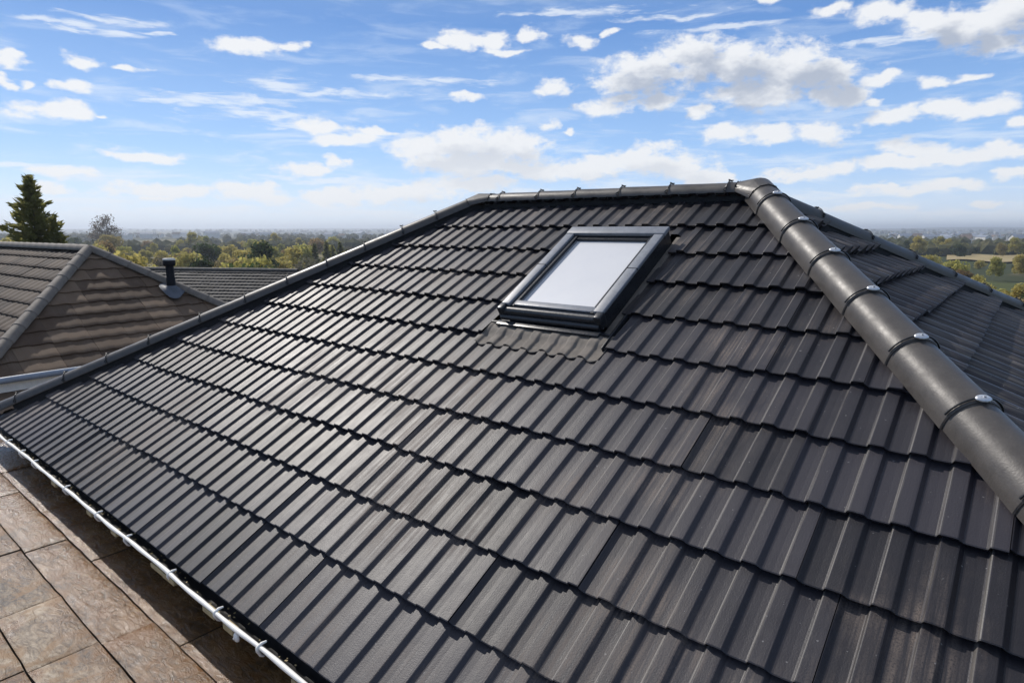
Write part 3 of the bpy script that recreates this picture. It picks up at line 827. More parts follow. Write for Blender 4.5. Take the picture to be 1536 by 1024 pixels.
# skylight, in slope coordinates (x, u, height above the slope)
def skylight():
    na = F.x.cross(uax).normalized(); O = FP(0, 0)
    xl, xr, ut, ub = -2.632, -1.880, -0.530, -1.458
    B = lambda mb, *a, **k: mb.box(O, F.x, uax, na, *a, **k)
    mb = MB()      # dark casing
    t = .03
    B(mb, xl, xl + t, ub, ut, -.05, .078); B(mb, xr - t, xr, ub, ut, -.05, .078)
    B(mb, xl + t, xr - t, ut - t, ut, -.05, .078); B(mb, xl + t, xr - t, ub, ub + t, -.05, .062)
    B(mb, xl + t, xr - t, ub + t, ut - t, -.05, -.02)
    sk = mb.build('skylight', M['dframe'], house)
    wl, wr, wt, wb = .096, .076, .078, .066
    def bar(name, x0, x1, u0, u1, z0, z1, mat, bev=.006, parent=sk):
        mb = MB(); B(mb, x0, x1, u0, u1, z0, z1, bevel=bev); return mb.build(name, mat, parent)
    bar('side_cover', xl - .006, xl + wl * .62, ub + .002, ut - wt - .001, .080, .104, M['frame'])
    bar('side_cover', xr - wr * .80, xr + .006, ub + .002, ut - wt - .001, .080, .104, M['frame'])
    bar('top_cover', xl - .008, xr + .008, ut - wt, ut + .010, .080, .108, M['frame'])
    # seams half way down the covers
    for (x0, x1) in ((xl - .008, xl + wl * .62 + .002), (xr - wr * .80 - .002, xr + .008)):
        mb = MB(); B(mb, x0, x1, -1.01, -1.004, .090, .1055); mb.build('cover_seam', M['dframe'], sk)
    # inner sash
    sx0, sx1, su0, su1 = xl + wl * .62 + .004, xr - wr * .80 - .004, ub + .004, ut - wt - .004
    mb = MB()
    B(mb, sx0, sx0 + .026, su0, su1, .0, .088); B(mb, sx1 - .022, sx1, su0, su1, .0, .088)
    B(mb, sx0 + .026, sx1 - .022, su1 - .030, su1, .0, .080); B(mb, sx0 + .026, sx1 - .022, su0, su0 + .022, .0, .074)
    mb.build('sash', M['dframe'], sk)
    bar('bottom_rail', sx0 + .005, sx1 - .004, su0 + .012, su0 + .060, .0745, .088, M['frame'], .004)
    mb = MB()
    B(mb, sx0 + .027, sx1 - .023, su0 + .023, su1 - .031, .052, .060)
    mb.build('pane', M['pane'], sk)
    mb = MB()
    B(mb, sx0 + .0262, sx0 + .034, su0 + .061, su1 - .032, .0605, .068); B(mb, sx1 - .030, sx1 - .0222, su0 + .061, su1 - .032, .0605, .068)
    mb.build('glazing_bead', M['frame'], sk)
    # black bottom hood with end blocks, and the ledge below it
    mb = MB()
    mb.tube([O + F.x * x + uax * (ub - .018) + na * .058 for x in (xl + .012, xr - .012)], .030, 12)
    mb.tube([O + F.x * x + uax * (ub - .050) + na * .030 for x in (xl + .004, xr - .004)], .020, 10)
    mb.build('bottom_hood', M['dframe'], sk)
    for x0 in (xl - .012, xr - .036):
        bar('hood_end', x0, x0 + .048, ub - .052, ub + .012, .010, .102, M['dframe'], .010)
    bar('sill_ledge', xl - .010, xr + .010, ub - .112, ub - .072, .004, .020, M['dframe'], .004)
    # side gutters of the flashing
    bar('side_flashing', xr + .002, xr + .043, -1.64, -.45, -.034, -.018, M['lead'], .002)
    bar('side_flashing', xl - .060, xl - .002, -1.60, -.42, -.045, -.030, M['dframe'], .002)
    bar('side_upstand', xr + .076, xr + .082, -1.655, -1.34, -.029, .012, M['dframe'], .001)
    # lead apron dressed over the ribs of the course below
    mb = MB()
    x0, x1 = -2.705, -1.778
    nx, nu = 190, 14
    vs = []
    rnd = random.Random(3)
    for j in range(nu + 1):
        t = j / nu
        for i in range(nx + 1):
            x = x0 + (x1 - x0) * i / nx
            q = ((x - .04) / PR) % 1.0
            pts = profile_flat(PR)
            hh = .0160
            for k in range(len(pts)):
                f0, h0 = pts[k][0], pts[k][1]; f1, h1 = (pts[k + 1][0], pts[k + 1][1]) if k + 1 < len(pts) else (1.0, .0160)
                if f0 <= q <= f1: hh = h0 + (h1 - h0) * (q - f0) / max(1e-6, f1 - f0)
            sm = min(1, t * 2.0)
            wob = mnoise.noise((x * 16, t * 5, 2)) * .006 * (1 - .3 * t) + mnoise.noise((x * 45, t * 14, 5)) * .002
            ue = -1.742 + .010 * math.sin(x * 2 * math.pi / PR + 1.1) + mnoise.noise((x * 9, 0, 9)) * .010
            u = -1.535 + (ue + 1.535) * t
            # surface of row 6 below the course line at u=-1.65
            base = -.028 * (u + 1.98) / .33 if u < -1.65 else -.028 + .016 * min(1, (u + 1.65) / .06)
            z = base + hh * (.20 + .62 * sm) + .0085 + wob * .6
            vs.append(O + F.x * x + uax * u + na * z)
    fs = [(j * (nx + 1) + i + 1, j * (nx + 1) + i, (j + 1) * (nx + 1) + i, (j + 1) * (nx + 1) + i + 1) for j in range(nu) for i in range(nx)]
    mb.add(vs, fs, 0, True)
    ap = mb.build('apron_flashing', M['lead'], sk)
    sm = ap.modifiers.new('thickness', 'SOLIDIFY'); sm.thickness = .003; sm.offset = 1
    mb = MB(); B(mb, xl - .065, xr + .075, -1.545, -1.532, -.030, .012); B(mb, xl - .065, xr + .075, -1.532, ub - .02, -.030, -.020); mb.build('apron_upstand', M['dframe'], sk)
skylight()

# ------------------------------------------------------------------ terrace paving below the gutter
TZ = 2.95
def paving():
    mb = MB()
    rnd = random.Random(21)
    bands = [(1.048, 1.60), (0.817, 1.048), (0.531, 0.817), (0.10, 0.531), (-.55, .10), (-1.3, -.55), (-2.1, -1.3)]
    cross = [[-7.25, -6.3, -5.19, -4.16, -2.945, -1.8, -.7, .8, 2.2], [-9.6, -8.4, -6.9, -5.72, -4.59, -3.235, -2.1, -1.0, .5, 2.2],
             [-9.6, -8.1, -5.8, -4.65, -3.87, -3.27, -2.2, -1.4, .2, 2.2]]
    for bi, (y0, y1) in enumerate(bands):
        cs = cross[bi] if bi < 3 else [-9.6 + 1.18 * k + (.4 if bi % 2 else 0) * (0 < k < 10) for k in range(11)]
        for x0, x1 in zip(cs, cs[1:]):
            g = .0042; tone = rnd.random(); dz = rnd.uniform(-.004, .004); tx = rnd.uniform(-.003, .003)
            nx, ny = max(3, int((x1 - x0) / .09)), max(3, int((y1 - y0) / .09))
            X = [x0 + g, x0 + g + .008] + [x0 + (x1 - x0) * i / nx for i in range(1, nx)] + [x1 - g - .008, x1 - g]
            Y = [y0 + g, y0 + g + .008] + [y0 + (y1 - y0) * i / ny for i in range(1, ny)] + [y1 - g - .008, y1 - g]
            vs = []; uv = []
            for j, y in enumerate(Y):
                for i, x in enumerate(X):
                    e = (i in (0, len(X) - 1)) or (j in (0, len(Y) - 1))
                    jx = mnoise.noise((x * 9, y * 9, 3.0)) * .005 if e else 0
                    z = TZ + dz + tx * ((x - x0) / (x1 - x0) - .5) + mnoise.noise((x * 5, y * 5, .5)) * .004 - (.004 if e else 0)
                    vs.append(F(x + (jx if 0 < j < len(Y) - 1 else 0), y + (jx if 0 < i < len(X) - 1 else 0), z)); uv.append((x, y))
            m_ = len(X)
            mb.add(vs, [(j * m_ + i, j * m_ + i + 1, (j + 1) * m_ + i + 1, (j + 1) * m_ + i) for j in range(len(Y) - 1) for i in range(m_ - 1)], 0, True, uv, tone)
            edge = [j * m_ + i for (j, i) in [(0, i) for i in range(m_)] + [(j, m_ - 1) for j in range(1, len(Y))] + [(len(Y) - 1, i) for i in range(m_ - 2, -1, -1)] + [(j, 0) for j in range(len(Y) - 2, 0, -1)]]
            tp = [vs[k] for k in edge]; bt = [v - F.z * .03 for v in tp]; q = len(tp)
            mb.add(tp + bt, [(q + i, q + (i + 1) % q, (i + 1) % q, i) for i in range(q)], 0, False, [(0, 0)] * (2 * q), tone)
    mb.box((0, 0, 0), F.x, F.y, F.z, -9.62, 2.22, -2.12, 1.046, -.3, TZ - .028, 1)
    mb.box((0, 0, 0), F.x, F.y, F.z, -7.27, 2.22, 1.046, 1.60, -.3, TZ - .028, 1)
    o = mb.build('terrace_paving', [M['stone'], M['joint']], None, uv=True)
    tag(o, kind='structure')
paving()

# ------------------------------------------------------------------ neighbouring houses
def hip_house(name, label, Fh, apexx, ridge_len, pitch, gauge, nrow, period, mats, capm, seed, caprad=.11, phase=0.0, hidden=True, ground=-.5, prof=profile_roll, zr=0, capgap=.42, group=None, mats_r=None):
    """ridge runs along -x from the apex (x=0,y=0,zr in frame Fh)"""
    c, s = math.cos(pitch), math.sin(pitch)
    L = gauge * nrow; run = L * c; ze = zr - L * s
    ctr = Fh(-ridge_len / 2, 0, 0); ctr.z = ground
    th_ = thing(name, label, 'house', ctr, group)
    A, B = Fh(0, 0, zr), Fh(-ridge_len, 0, zr)
    rows = [(-gauge * i if i else .0, -gauge * (i + 1)) for i in range(nrow)]
    x, y, z = Fh.x, Fh.y, Fh.z
    def sl(xa, ua, O, c0, c1, clips, sd, mats=mats, th=.022, drop=.030): return roof_slope('roof_slope', th_, O, xa, ua, rows, c0, c1, period, prof, clips, mats, sd, th=th, drop=drop, tilew=(2, 2), phase=phase, jit=1.5)
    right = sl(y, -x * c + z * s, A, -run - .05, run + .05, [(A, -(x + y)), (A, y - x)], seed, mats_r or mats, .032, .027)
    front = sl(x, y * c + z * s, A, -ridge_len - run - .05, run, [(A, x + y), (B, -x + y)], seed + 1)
    sl(-x, -y * c + z * s, A, -run, ridge_len + run, [(A, x - y), (B, -x - y)], seed + 2)
    sl(-y, x * c + z * s, B, -run, run, [(B, x - y), (B, x + y)], seed + 3)
    hips = [(A, (x - y) * c - z * s), (A, (x + y) * c - z * s), (B, (-x - y) * c - z * s), (B, (-x + y) * c - z * s)]
    for (P, d) in hips:
        ln = d.length * L; d = d.normalized(); t = 0.0
        while t < ln - .05:
            mb = MB(); cap_mesh(mb, P + d * max(0, t - .04), P + d * min(ln, t + capgap), caprad, ang=80, lift=.0, skirt=.03, n=8, flare=.010)
            mb.build('hip_cap', capm, th_); t += capgap
    t = 0.0
    while t < ridge_len - .05:
        mb = MB(); cap_mesh(mb, A - x * max(0, t - .04), A - x * min(ridge_len, t + capgap), caprad, ang=80, lift=-.01, skirt=.03, n=8, flare=.008)
        mb.build('ridge_cap', capm, th_); t += capgap
    mb = MB()
    def ringb(x0, x1, y0, y1, z0, z1, t):
        mb.box(Fh.o, x, y, z, x0, x1, y0, y0 + t, z0, z1); mb.box(Fh.o, x, y, z, x0, x1, y1 - t, y1, z0, z1)
        mb.box(Fh.o, x, y, z, x0, x0 + t, y0 + t, y1 - t, z0, z1); mb.box(Fh.o, x, y, z, x1 - t, x1, y0 + t, y1 - t, z0, z1)
    ringb(-ridge_len - run + .4, run - .4, -run + .4, run - .4, ground, ze - .12, .25)
    mb.build('wall', M['render'], th_)
    mb = MB(); ringb(-ridge_len - run + .06, run - .06, -run + .06, run - .06, ze - .24, ze - .05, .03); mb.build('fascia', M['white'], th_)
    return th_, right, front, run, ze
AN = AZ + R_(-3)
apn = Vector((-8.9, 13.3, CAMZ - .40))
Fn = Frame(AN, (apn.x, apn.y, 0))
nb_h, nb_r, nb_f, nb_run, nb_ze = hip_house('brown_tiled_house', 'neighbouring house with a weathered brown tiled hip roof and a dark vent pipe', Fn, 0, 7.0, R_(34.5), .34, 10, .30, [M['old_shaded_tile'], M['under']], M['old_cap'], 31, caprad=.105, zr=apn.z, ground=-.3, mats_r=[M['old_lit_tile'], M['under']])
nb_r['label'] = 'brown end slope of the neighbouring roof, coloured lighter as if sunlit'
nb_f['label'] = 'front slope of the neighbouring roof, coloured darker as if shaded'
def vent():
    c, s = math.cos(R_(34.5)), math.sin(R_(34.5))
    # foot of the pipe on the brown slope
    d = Vector((258 - 768, 0, 0)); 
    ray = Vector(((258 - 768) / 938.849, 1, 0)); 
    th = R_(10.099); xc, yc = (258 - 768) / 938.849, (512 - 438) / 938.849
    ray = Vector((xc, math.cos(th) + yc * math.sin(th), yc * math.cos(th) - math.sin(th)))
    nrm = (Fn.x * s + Fn.z * c); A = Fn(0, 0, apn.z); cam0 = Vector((0, 0, CAMZ))
    t = (A - cam0).dot(nrm) / ray.dot(nrm); P = cam0 + ray * t
    mb = MB()
    mb.tube([P - Fn.z * .12, P + Fn.z * .30, P + Fn.z * .31, P + Fn.z * .56], [.088, .088, .080, .080], 16)
    vp = mb.build('vent_pipe', M['pipe'], nb_h)
    mb = MB(); mb.tube([P + Fn.z * .555, P + Fn.z * .575, P + Fn.z * .66, P + Fn.z * .67], [.10, .118, .122, .10], 16); mb.build('pipe_cowl', M['pipe'], vp)
    mb = MB(); mb.tube([P + Fn.z * .671, P + Fn.z * .70, P + Fn.z * .715], [.122, .126, .10], 16); mb.build('pipe_cap', M['pipecap'], vp)
    mb = MB()
    up = (-Fn.x * c + Fn.z * s); 
    for k in range(10):
        a = 2 * math.pi * k / 10
    ring0 = [P + nrm * .055 + (Fn.y * math.cos(a) * .23 + up * math.sin(a) * .26) * (1 + .14 * math.sin(3 * a + 1)) for a in [2 * math.pi * k / 20 for k in range(20)]]
    ring1 = [P + nrm * .085 + (Fn.y * math.cos(a) * .14 + up * math.sin(a) * .16) for a in [2 * math.pi * k / 20 for k in range(20)]]
    ring2 = [P + Fn.z * .14 + (Fn.y * math.cos(a) * .092 + Fn.x * -math.sin(a) * .092) for a in [2 * math.pi * k / 20 for k in range(20)]]
    mb.add(ring0 + ring1 + ring2, [(j * 20 + i, j * 20 + (i + 1) % 20, (j + 1) * 20 + (i + 1) % 20, (j + 1) * 20 + i) for j in range(2) for i in range(20)], 0, True)
    mb.build('pipe_flashing', M['blue_lead'], vp)
    return P
vent()
# pale pipe-like gutter along the brown eaves
mb = MB()
mb.tube([Fn(nb_run + .05, y, nb_ze - .03 + .006 * math.sin(y * 2)) for y in [-nb_run + .0 + .3 * k for k in range(int(2 * nb_run / .3) + 1)]], .055, 10)
mb.build('gutter', M['gpipe'], nb_h)
# low lean-to between the houses
def lean_to():
    base = Fn(nb_run + 1.0, -1.0, 0)
    t_ = thing('lean_to', 'low brown tiled lean-to roof below the pale gutter of the neighbouring house', 'lean-to', base)
    p = R_(22); c, s = math.cos(p), math.sin(p)
    rows = [(-.34 * i, -.34 * (i + 1)) for i in range(7)]
    O = Fn(nb_run - .05, 0, nb_ze - .22)
    roof_slope('roof_slope', t_, O, Fn.y, -Fn.x * c + Fn.z * s, rows, -3.6, 2.2, .30, profile_roll, [], [M['old_lit_tile'], M['under']], 51, th=.03, drop=.04, jit=2.2)
    mb = MB(); x1 = nb_run - .05 + 7 * .34 * c
    mb.box(Fn.o, Fn.x, Fn.y, Fn.z, x1 - .35, x1 - .15, -3.5, 2.1, -.3, nb_ze - .22 - 7 * .34 * s - .0)
    mb.build('wall', M['brick'], t_)
lean_to()

# long dark roof behind
def long_house():
    P0 = Vector((-30.5, 44.3, CAMZ - 2.62)); P1 = Vector((-14.0, 41.4, CAMZ - 2.62))
    xd = (P1 - P0); L = xd.length; xd.normalize(); yd = Vector((-xd.y, xd.x, 0))
    t_ = thing('grey_tiled_house', 'long house behind the neighbouring roof with a plain dark grey-brown tiled slope', 'house', ((P0 + P1) / 2) * 1.0 - Vector((0, 0, 5)))
    p = R_(30); c, s = math.cos(p), math.sin(p)
    rows = [(-.34 * i, -.34 * (i + 1)) for i in range(19)]
    roof_slope('roof_slope', t_, P0, xd, yd * c + Vector((0, 0, s)), rows, 0, L, .30, profile_roll, [], [M['far_tile'], M['under']], 61, th=.05, drop=.06, jit=3, tilew=(2, 2))
    roof_slope('roof_slope', t_, P1, -xd, -yd * c + Vector((0, 0, s)), rows, 0, L, .30, profile_roll, [], [M['far_tile'], M['under']], 62, th=.05, drop=.06, jit=3, tilew=(2, 2))
    for k in range(int(L / .45)):
        mb = MB(); cap_mesh(mb, P0 + xd * (k * .45 - .03), P0 + xd * min(L, (k + 1) * .45), .11, ang=80, n=6, skirt=.05); mb.build('ridge_cap', M['old_cap'], t_)
    run = 19 * .34 * c; ze = P0.z - 19 * .34 * s
    mb = MB()
    gz = -7.0
    Z = Vector((0, 0, 1))
    for (ya, yb) in ((-run + .4, -run + .65), (run - .65, run - .4)): mb.box(Vector((P0.x, P0.y, 0)), xd, yd, Z, .25, L - .25, ya, yb, gz, ze - .1)
    for xx in (.1, L - .35):
        poly = [Vector((P0.x, P0.y, 0)) + xd * xx + yd * yy + Z * zz for (yy, zz) in ((-run + .4, gz), (run - .4, gz), (run - .4, ze + .02), (0, P0.z - .25), (-run + .4, ze + .02))]
        mb.prism(poly, xd * .25)
    mb.build('wall', M['brick'], t_)
long_house()

# ------------------------------------------------------------------ trees
def leaf_quad(vs, fs, rnd, c, sz, nrm=None):
    n = Vector((rnd.gauss(0, 1), rnd.gauss(0, 1), rnd.gauss(0, 1))) if nrm is None else nrm + Vector((rnd.gauss(0, .5), rnd.gauss(0, .5), rnd.gauss(0, .5)))
    n.normalize()
    a = n.orthogonal().normalized(); b = n.cross(a)
    r = rnd.uniform(0, 6.28); a, b = a * math.cos(r) + b * math.sin(r), b * math.cos(r) - a * math.sin(r)
    w = sz * rnd.uniform(.45, .8); h = sz * rnd.uniform(.8, 1.2)
    i = len(vs)
    vs += [c - a * w * .6 - b * h * .5, c + a * w * .5 - b * h * .35, c + a * w * .6 + b * h * .4, c - a * w * .1 + b * h * .62, c - a * w * .55 + b * h * .25]
    fs.append((i, i + 1, i + 2, i + 3, i + 4))

def crown_mesh(seed, H, Rw, base, nblob, nleaf, lsz, squash=1.0, airy=.25):
    rnd = random.Random(seed); vs, fs = [], []
    blobs = []
    for i in range(nblob):
        t = rnd.random(); z = base + (H - base) * (.12 + .80 * t)
        rr = Rw * math.sqrt(max(.05, 1 - ((t - .38) / .68) ** 2)) * rnd.uniform(.25, .85)
        a = rnd.uniform(0, 6.28)
        blobs.append((Vector((math.cos(a) * rr, math.sin(a) * rr, z)), Rw * rnd.uniform(.26, .48)))
    blobs.append((Vector((0, 0, base + (H - base) * .5)), Rw * .6)); blobs.append((Vector((0, 0, H - Rw * .35)), Rw * .36))
    per = nleaf // len(blobs)
    for (c, r) in blobs:
        for k in range(per):
            d = Vector((rnd.gauss(0, 1), rnd.gauss(0, 1), rnd.gauss(0, 1))).normalized()
            q = r * (1 - airy * rnd.random() ** 1.5 * 2) * (1.0 + .12 * mnoise.noise(d * 3 + c))
            leaf_quad(vs, fs, rnd, c + Vector((d.x * q, d.y * q, d.z * q * squash)), lsz * rnd.uniform(.6, 1.25), d)
    me = bpy.data.meshes.new('crown'); me.from_pydata(vs, [], fs); me.update(); return me, blobs

def trunk_mesh(seed, H, base, rad, blobs, lean=.0):
    rnd = random.Random(seed); mb = MB()
    top = Vector((rnd.uniform(-.2, .2), rnd.uniform(-.2, .2), base + (H - base) * .75))
    pts = [Vector((0, 0, -.5)), Vector((0, 0, base * .5)), Vector((top.x * .4, top.y * .4, base)), top]
    mb.tube(pts, [rad * 1.3, rad, rad * .8, rad * .2], 7)
    for (c, r) in blobs[:9]:
        z0 = base * rnd.uniform(.8, 1.1); s0 = Vector((0, 0, min(z0, c.z - .2)))
        mb.tube([s0, (s0 + c) / 2 + Vector((0, 0, -.15)), c], [rad * .45, rad * .28, rad * .08], 5)
    me = bpy.data.meshes.new('trunk'); me.from_pydata(mb.v, [], mb.f); me.materials.append(M['bark']); me.update(); return me

PROTO = []
for i, (H, Rw, base, nb_, nl, ls, sq) in enumerate([(8, 3.4, 1.6, 16, 2600, .46, 1), (6.5, 3.8, .8, 18, 2600, .46, .85), (10, 3.6, 2.2, 18, 2800, .48, 1), (5, 3.0, .5, 14, 2000, .40, .85), (9, 4.4, 2.0, 22, 3200, .50, .9), (7.5, 2.6, 1.2, 13, 1900, .42, 1.1)]):
    me, bl = crown_mesh(100 + i, H, Rw, base, nb_, nl, ls, sq)
    PROTO.append((me, trunk_mesh(200 + i, H, base, .16 + .012 * H, bl), H, Rw))
TWIG = []
for i, (H, Rw, base) in enumerate([(9, 3.6, 2.2), (8, 3.0, 1.8)]):
    me, bl = crown_mesh(150 + i, H, Rw, base, 20, 2300, .24, 1, .5)
    TWIG.append((me, trunk_mesh(250 + i, H, base, .22, bl), H, Rw))

def conifer_mesh(seed, H, Rb, nw, dens, lsz):
    rnd = random.Random(seed); vs, fs = [], []
    for k in range(nw):
        t = (k + rnd.random()) / nw
        z = H * (.06 + .92 * t)
        R = Rb * (1 - t) ** .80 * rnd.uniform(.58, 1.22) + .06
        a = k * 2.399 + rnd.uniform(-.4, .4)
        rise = rnd.uniform(-.12, .30) + .35 * t
        d = Vector((math.cos(a), math.sin(a), rise))
        side = Vector((-math.sin(a), math.cos(a), 0))
        m = max(6, int(dens * (R / Rb)))
        for j in range(m):
            q = (j + rnd.random()) / m
            sp = (1 - q) * .30 * R + .10
            p = Vector((0, 0, z)) + d * (R * (.12 + .88 * q)) + side * rnd.uniform(-sp, sp) * .9 + Vector((0, 0, rnd.uniform(-.14, .10) - .10 * q * R * .4))
            dd = (d * 1.0 + side * rnd.uniform(-.8, .8) + Vector((0, 0, rnd.uniform(-.5, .5)))).normalized()
            up = Vector((rnd.gauss(0, 1), rnd.gauss(0, 1), rnd.gauss(0, 1))); b = dd.cross(up).normalized()
            ln = lsz * rnd.uniform(.7, 1.4); w = ln * .16
            i = len(vs); vs += [p - dd * ln * .4 - b * w, p - dd * ln * .4 + b * w, p + b * w * .8 + dd * ln * .2, p + dd * ln * .65, p - b * w * .8 + dd * ln * .2]
            fs.append((i, i + 1, i + 2, i + 3, i + 4))
    me = bpy.data.meshes.new('crown'); me.from_pydata(vs, [], fs); me.update(); return me

def with_mat(me, mat):
    m2 = me.copy(); m2.materials.clear(); m2.materials.append(mat); return m2
CROWN = {}
def crown_of(kind, i):
    key = (kind, i)
    if key not in CROWN:
        src = (TWIG[i % len(TWIG)] if kind == 'leaf_grey' else PROTO[i % len(PROTO)])
        CROWN[key] = (with_mat(src[0], M[kind]), src[1], src[2], src[3])
    return CROWN[key]

def plant(name, crown, trunk, x, y, scale, rz, label, cat='tree', group=None, parts=True, sink=0.0, zs=1.0, h=None):
    z = (hgt(x, y) if h is None else h) - sink
    if parts:
        o = bpy.data.objects.new(name, None); o.empty_display_size = 1
        _link(o, None, (x, y, z))
        for nm, me in (('crown', crown), ('trunk', trunk)):
            c = bpy.data.objects.new(nm, me); COL.objects.link(c); c.parent = o
    else:
        o = bpy.data.objects.new(name, crown); _link(o, None, (x, y, z))
    o.rotation_euler = (0, 0, rz); o.scale = (scale, scale, scale * zs)
    tag(o, label, cat, group)
    return o

# the tall conifer behind the brown roof
cz = hgt(-24.0, 32.0)
con = conifer_mesh(7, 8.0 - cz, 3.7, 230, 100, .36); 
con2 = conifer_mesh(8, 5.9 - cz, 2.2, 110, 70, .34)
for v in con2.vertices: v.co.x += 1.15; v.co.y -= .5
_b = bmesh.new(); _b.from_mesh(con); _b.from_mesh(con2); _b.to_mesh(con); _b.free(); con.materials.append(M['needle'])
mbt = MB(); mbt.tube([(0, 0, -.4), (0, 0, 2), (0, 0, 7.6 - cz)], [.26, .2, .03], 8)
tm = bpy.data.meshes.new('trunk'); tm.from_pydata(mbt.v, [], mbt.f); tm.materials.append(M['bark'])
plant('conifer_tree', con, tm, -24.0, 32.0, .77, .4, 'tall dark green conifer rising behind the ridge of the brown roof', 'tree', zs=1.27)

def px2az(px): return math.atan((px - 768) / 938.849 / math.cos(R_(10.1)) * 1/1.0157*math.cos(R_(10.1)))
rnd = random.Random(77)
KINDS = [('leaf_yellow', .52, 'yellow-green bushy tree in the wood beyond the roofs', 'bushy_tree', 'yellow-green trees of the wood'),
         ('leaf_rust', .20, 'russet-brown bushy tree in the wood beyond the roofs', 'russet_tree', 'russet trees of the wood'),
         ('leaf_dark', .13, 'dark green round tree in the wood beyond the roofs', 'dark_tree', 'dark green trees of the wood'),
         ('leaf_grey', .15, 'bare grey-brown twiggy tree in the wood beyond the roofs', 'twiggy_tree', 'bare twiggy trees of the wood')]
def pick():
    q = rnd.random()
    for k in KINDS:
        if q < k[1]: return k
        q -= k[1]
    return KINDS[0]
n_tree = 0
def wood(n, px0, px1, r0, r1, power=1.0, parts=True, smin=.75, smax=1.2):
    global n_tree
    for i in range(n):
        px = px0 + (px1 - px0) * ((i + rnd.random()) / n)
        a = px2az(px); r = r0 + (r1 - r0) * rnd.random() ** power
        k = pick(); me, tr, H, Rw = crown_of(k[0], rnd.randint(0, 5))
        s = rnd.uniform(smin, smax)
        plant(k[3], me, tr, r * math.sin(a), r * math.cos(a), s, rnd.uniform(0, 6.28), k[2], 'tree', k[4], parts, sink=.4, zs=rnd.uniform(.85, 1.1)); n_tree += 1
wood(46, 60, 700, 66, 84, 1, True, .72, 1.05)
wood(44, 20, 700, 88, 125, 1, True, .8, 1.1)
wood(44, -10, 720, 130, 200, 1, True, .85, 1.2)
wood(44, -10, 740, 210, 330, 1, False, .95, 1.35)
wood(40, -10, 760, 340, 560, 1, False, 1.0, 1.5)
wood(22, 1395, 1570, 84, 125, 1, True, .5, .74)
wood(34, 700, 1420, 75, 240, 1, False, .8, 1.15)
wood(50, 1410, 1600, 70, 160, 1, True, .42, .72)
wood(8, 1380, 1560, 180, 330, 1, False, .6, .9)
wood(16, 1340, 1560, 420, 700, 1, False, 1.0, 1.4)
def single(kind, i, px, r, H, label, name, zs=1.0):
    me, tr, h0, rw = crown_of(kind, i); a = px2az(px); s = H / h0
    plant(name, me, tr, r * math.sin(a), r * math.cos(a), s, 1.0 + px, label, 'tree', None, True, .3, zs)
single('leaf_grey', 0, 160, 420, 25.0, 'tall hazy grey tree standing above the others left of the vent pipe', 'twiggy_tree')
single('leaf_dark', 0, 150, 92, 9.0, 'large dark green round tree just right of the brown ridge end', 'dark_tree')
single('leaf_dark', 4, 178, 104, 9.5, 'dark blue-green tree beside the large dark round tree', 'dark_tree')
single('leaf_dark', 2, 388, 150, 12.0, 'tall dark tree standing out in the middle of the wood above the long grey roof', 'dark_tree')
single('leaf_dark', 1, 216, 70, 5.6, 'low dark green bush at the left end of the long grey roof', 'dark_bush')
cmesh = conifer_mesh(9, 10, 2.1, 90, 46, .7); cmesh.materials.append(M['needle'])
for i, (px, r, H, lb) in enumerate([(470, 215, 12, 'leftmost of the small dark conifers above the left hip'), (488, 225, 12.5, 'second small dark conifer above the left hip'), (497, 240, 11, 'third small dark conifer above the left hip, between two taller ones'), (509, 215, 12.5, 'tallest small dark conifer near the left hip'), (518, 220, 10, 'rightmost small dark conifer nearest the left hip')]):
    a = px2az(px); plant('conifer_tree', cmesh, tm, r * math.sin(a), r * math.cos(a), H / 10, i, lb, 'tree', None, False, .3)

# far woodland: one mass of crowns
def far_woods():
    rnd = random.Random(99); vs, fs = [], []
    bm0 = bmesh.new(); bmesh.ops.create_icosphere(bm0, subdivisions=1, radius=1); bv = [v.co.copy() for v in bm0.verts]; bm0.verts.index_update(); bf = [[v.index for v in f.verts] for f in bm0.faces]; bm0.free()
    for i in range(5200):
        a = rnd.uniform(R_(-50), R_(50)); r = 480 * (14.0 ** rnd.random())
        x, y = r * math.sin(a), r * math.cos(a)
        if mnoise.noise((x * .004, y * .0022, .4)) + .25 * mnoise.noise((x * .02, y * .02, 1)) < -.02: continue
        z = hgt(x, y); s = rnd.uniform(3.0, 6.0) * (1 + r / 6000)
        q = len(vs)
        for v in bv:
            k = 1 + .35 * mnoise.noise(v * 2 + Vector((i, 0, 0)))
            vs.append((x + v.x * s * k * 1.1, y + v.y * s * k * 1.1, z + s * .6 + v.z * s * k * rnd.uniform(.9, 1.1)))
        fs += [[q + j for j in f] for f in bf]
    me = bpy.data.meshes.new('far_woodland'); me.from_pydata(vs, [], fs); me.materials.append(M['wood']); me.update()
    o = bpy.data.objects.new('far_woodland', me); _link(o, None, (0, 0, 0)); tag(o, 'hazy mass of trees covering the distant plain', 'woodland', None, 'stuff')
def wood_mat():
    m, nt, p = new_mat('far_tree_mass'); c = objco(nt)
    n = noise_n(nt, c, .012, 4, .6); n2 = noise_n(nt, c, .2, 4, .6)
    nt.links.new(ramp(nt, math_n(nt, 'ADD', math_n(nt, 'MULTIPLY', n, .6), math_n(nt, 'MULTIPLY', n2, .4)), [(.3, (.030, .036, .018)), (.5, (.062, .064, .026)), (.7, (.095, .082, .040))]), p.inputs['Base Color'])
    p.inputs['Roughness'].default_value = .95; p.inputs['Specular IOR Level'].default_value = .1
    return m
M['wood'] = wood_mat()
far_woods()

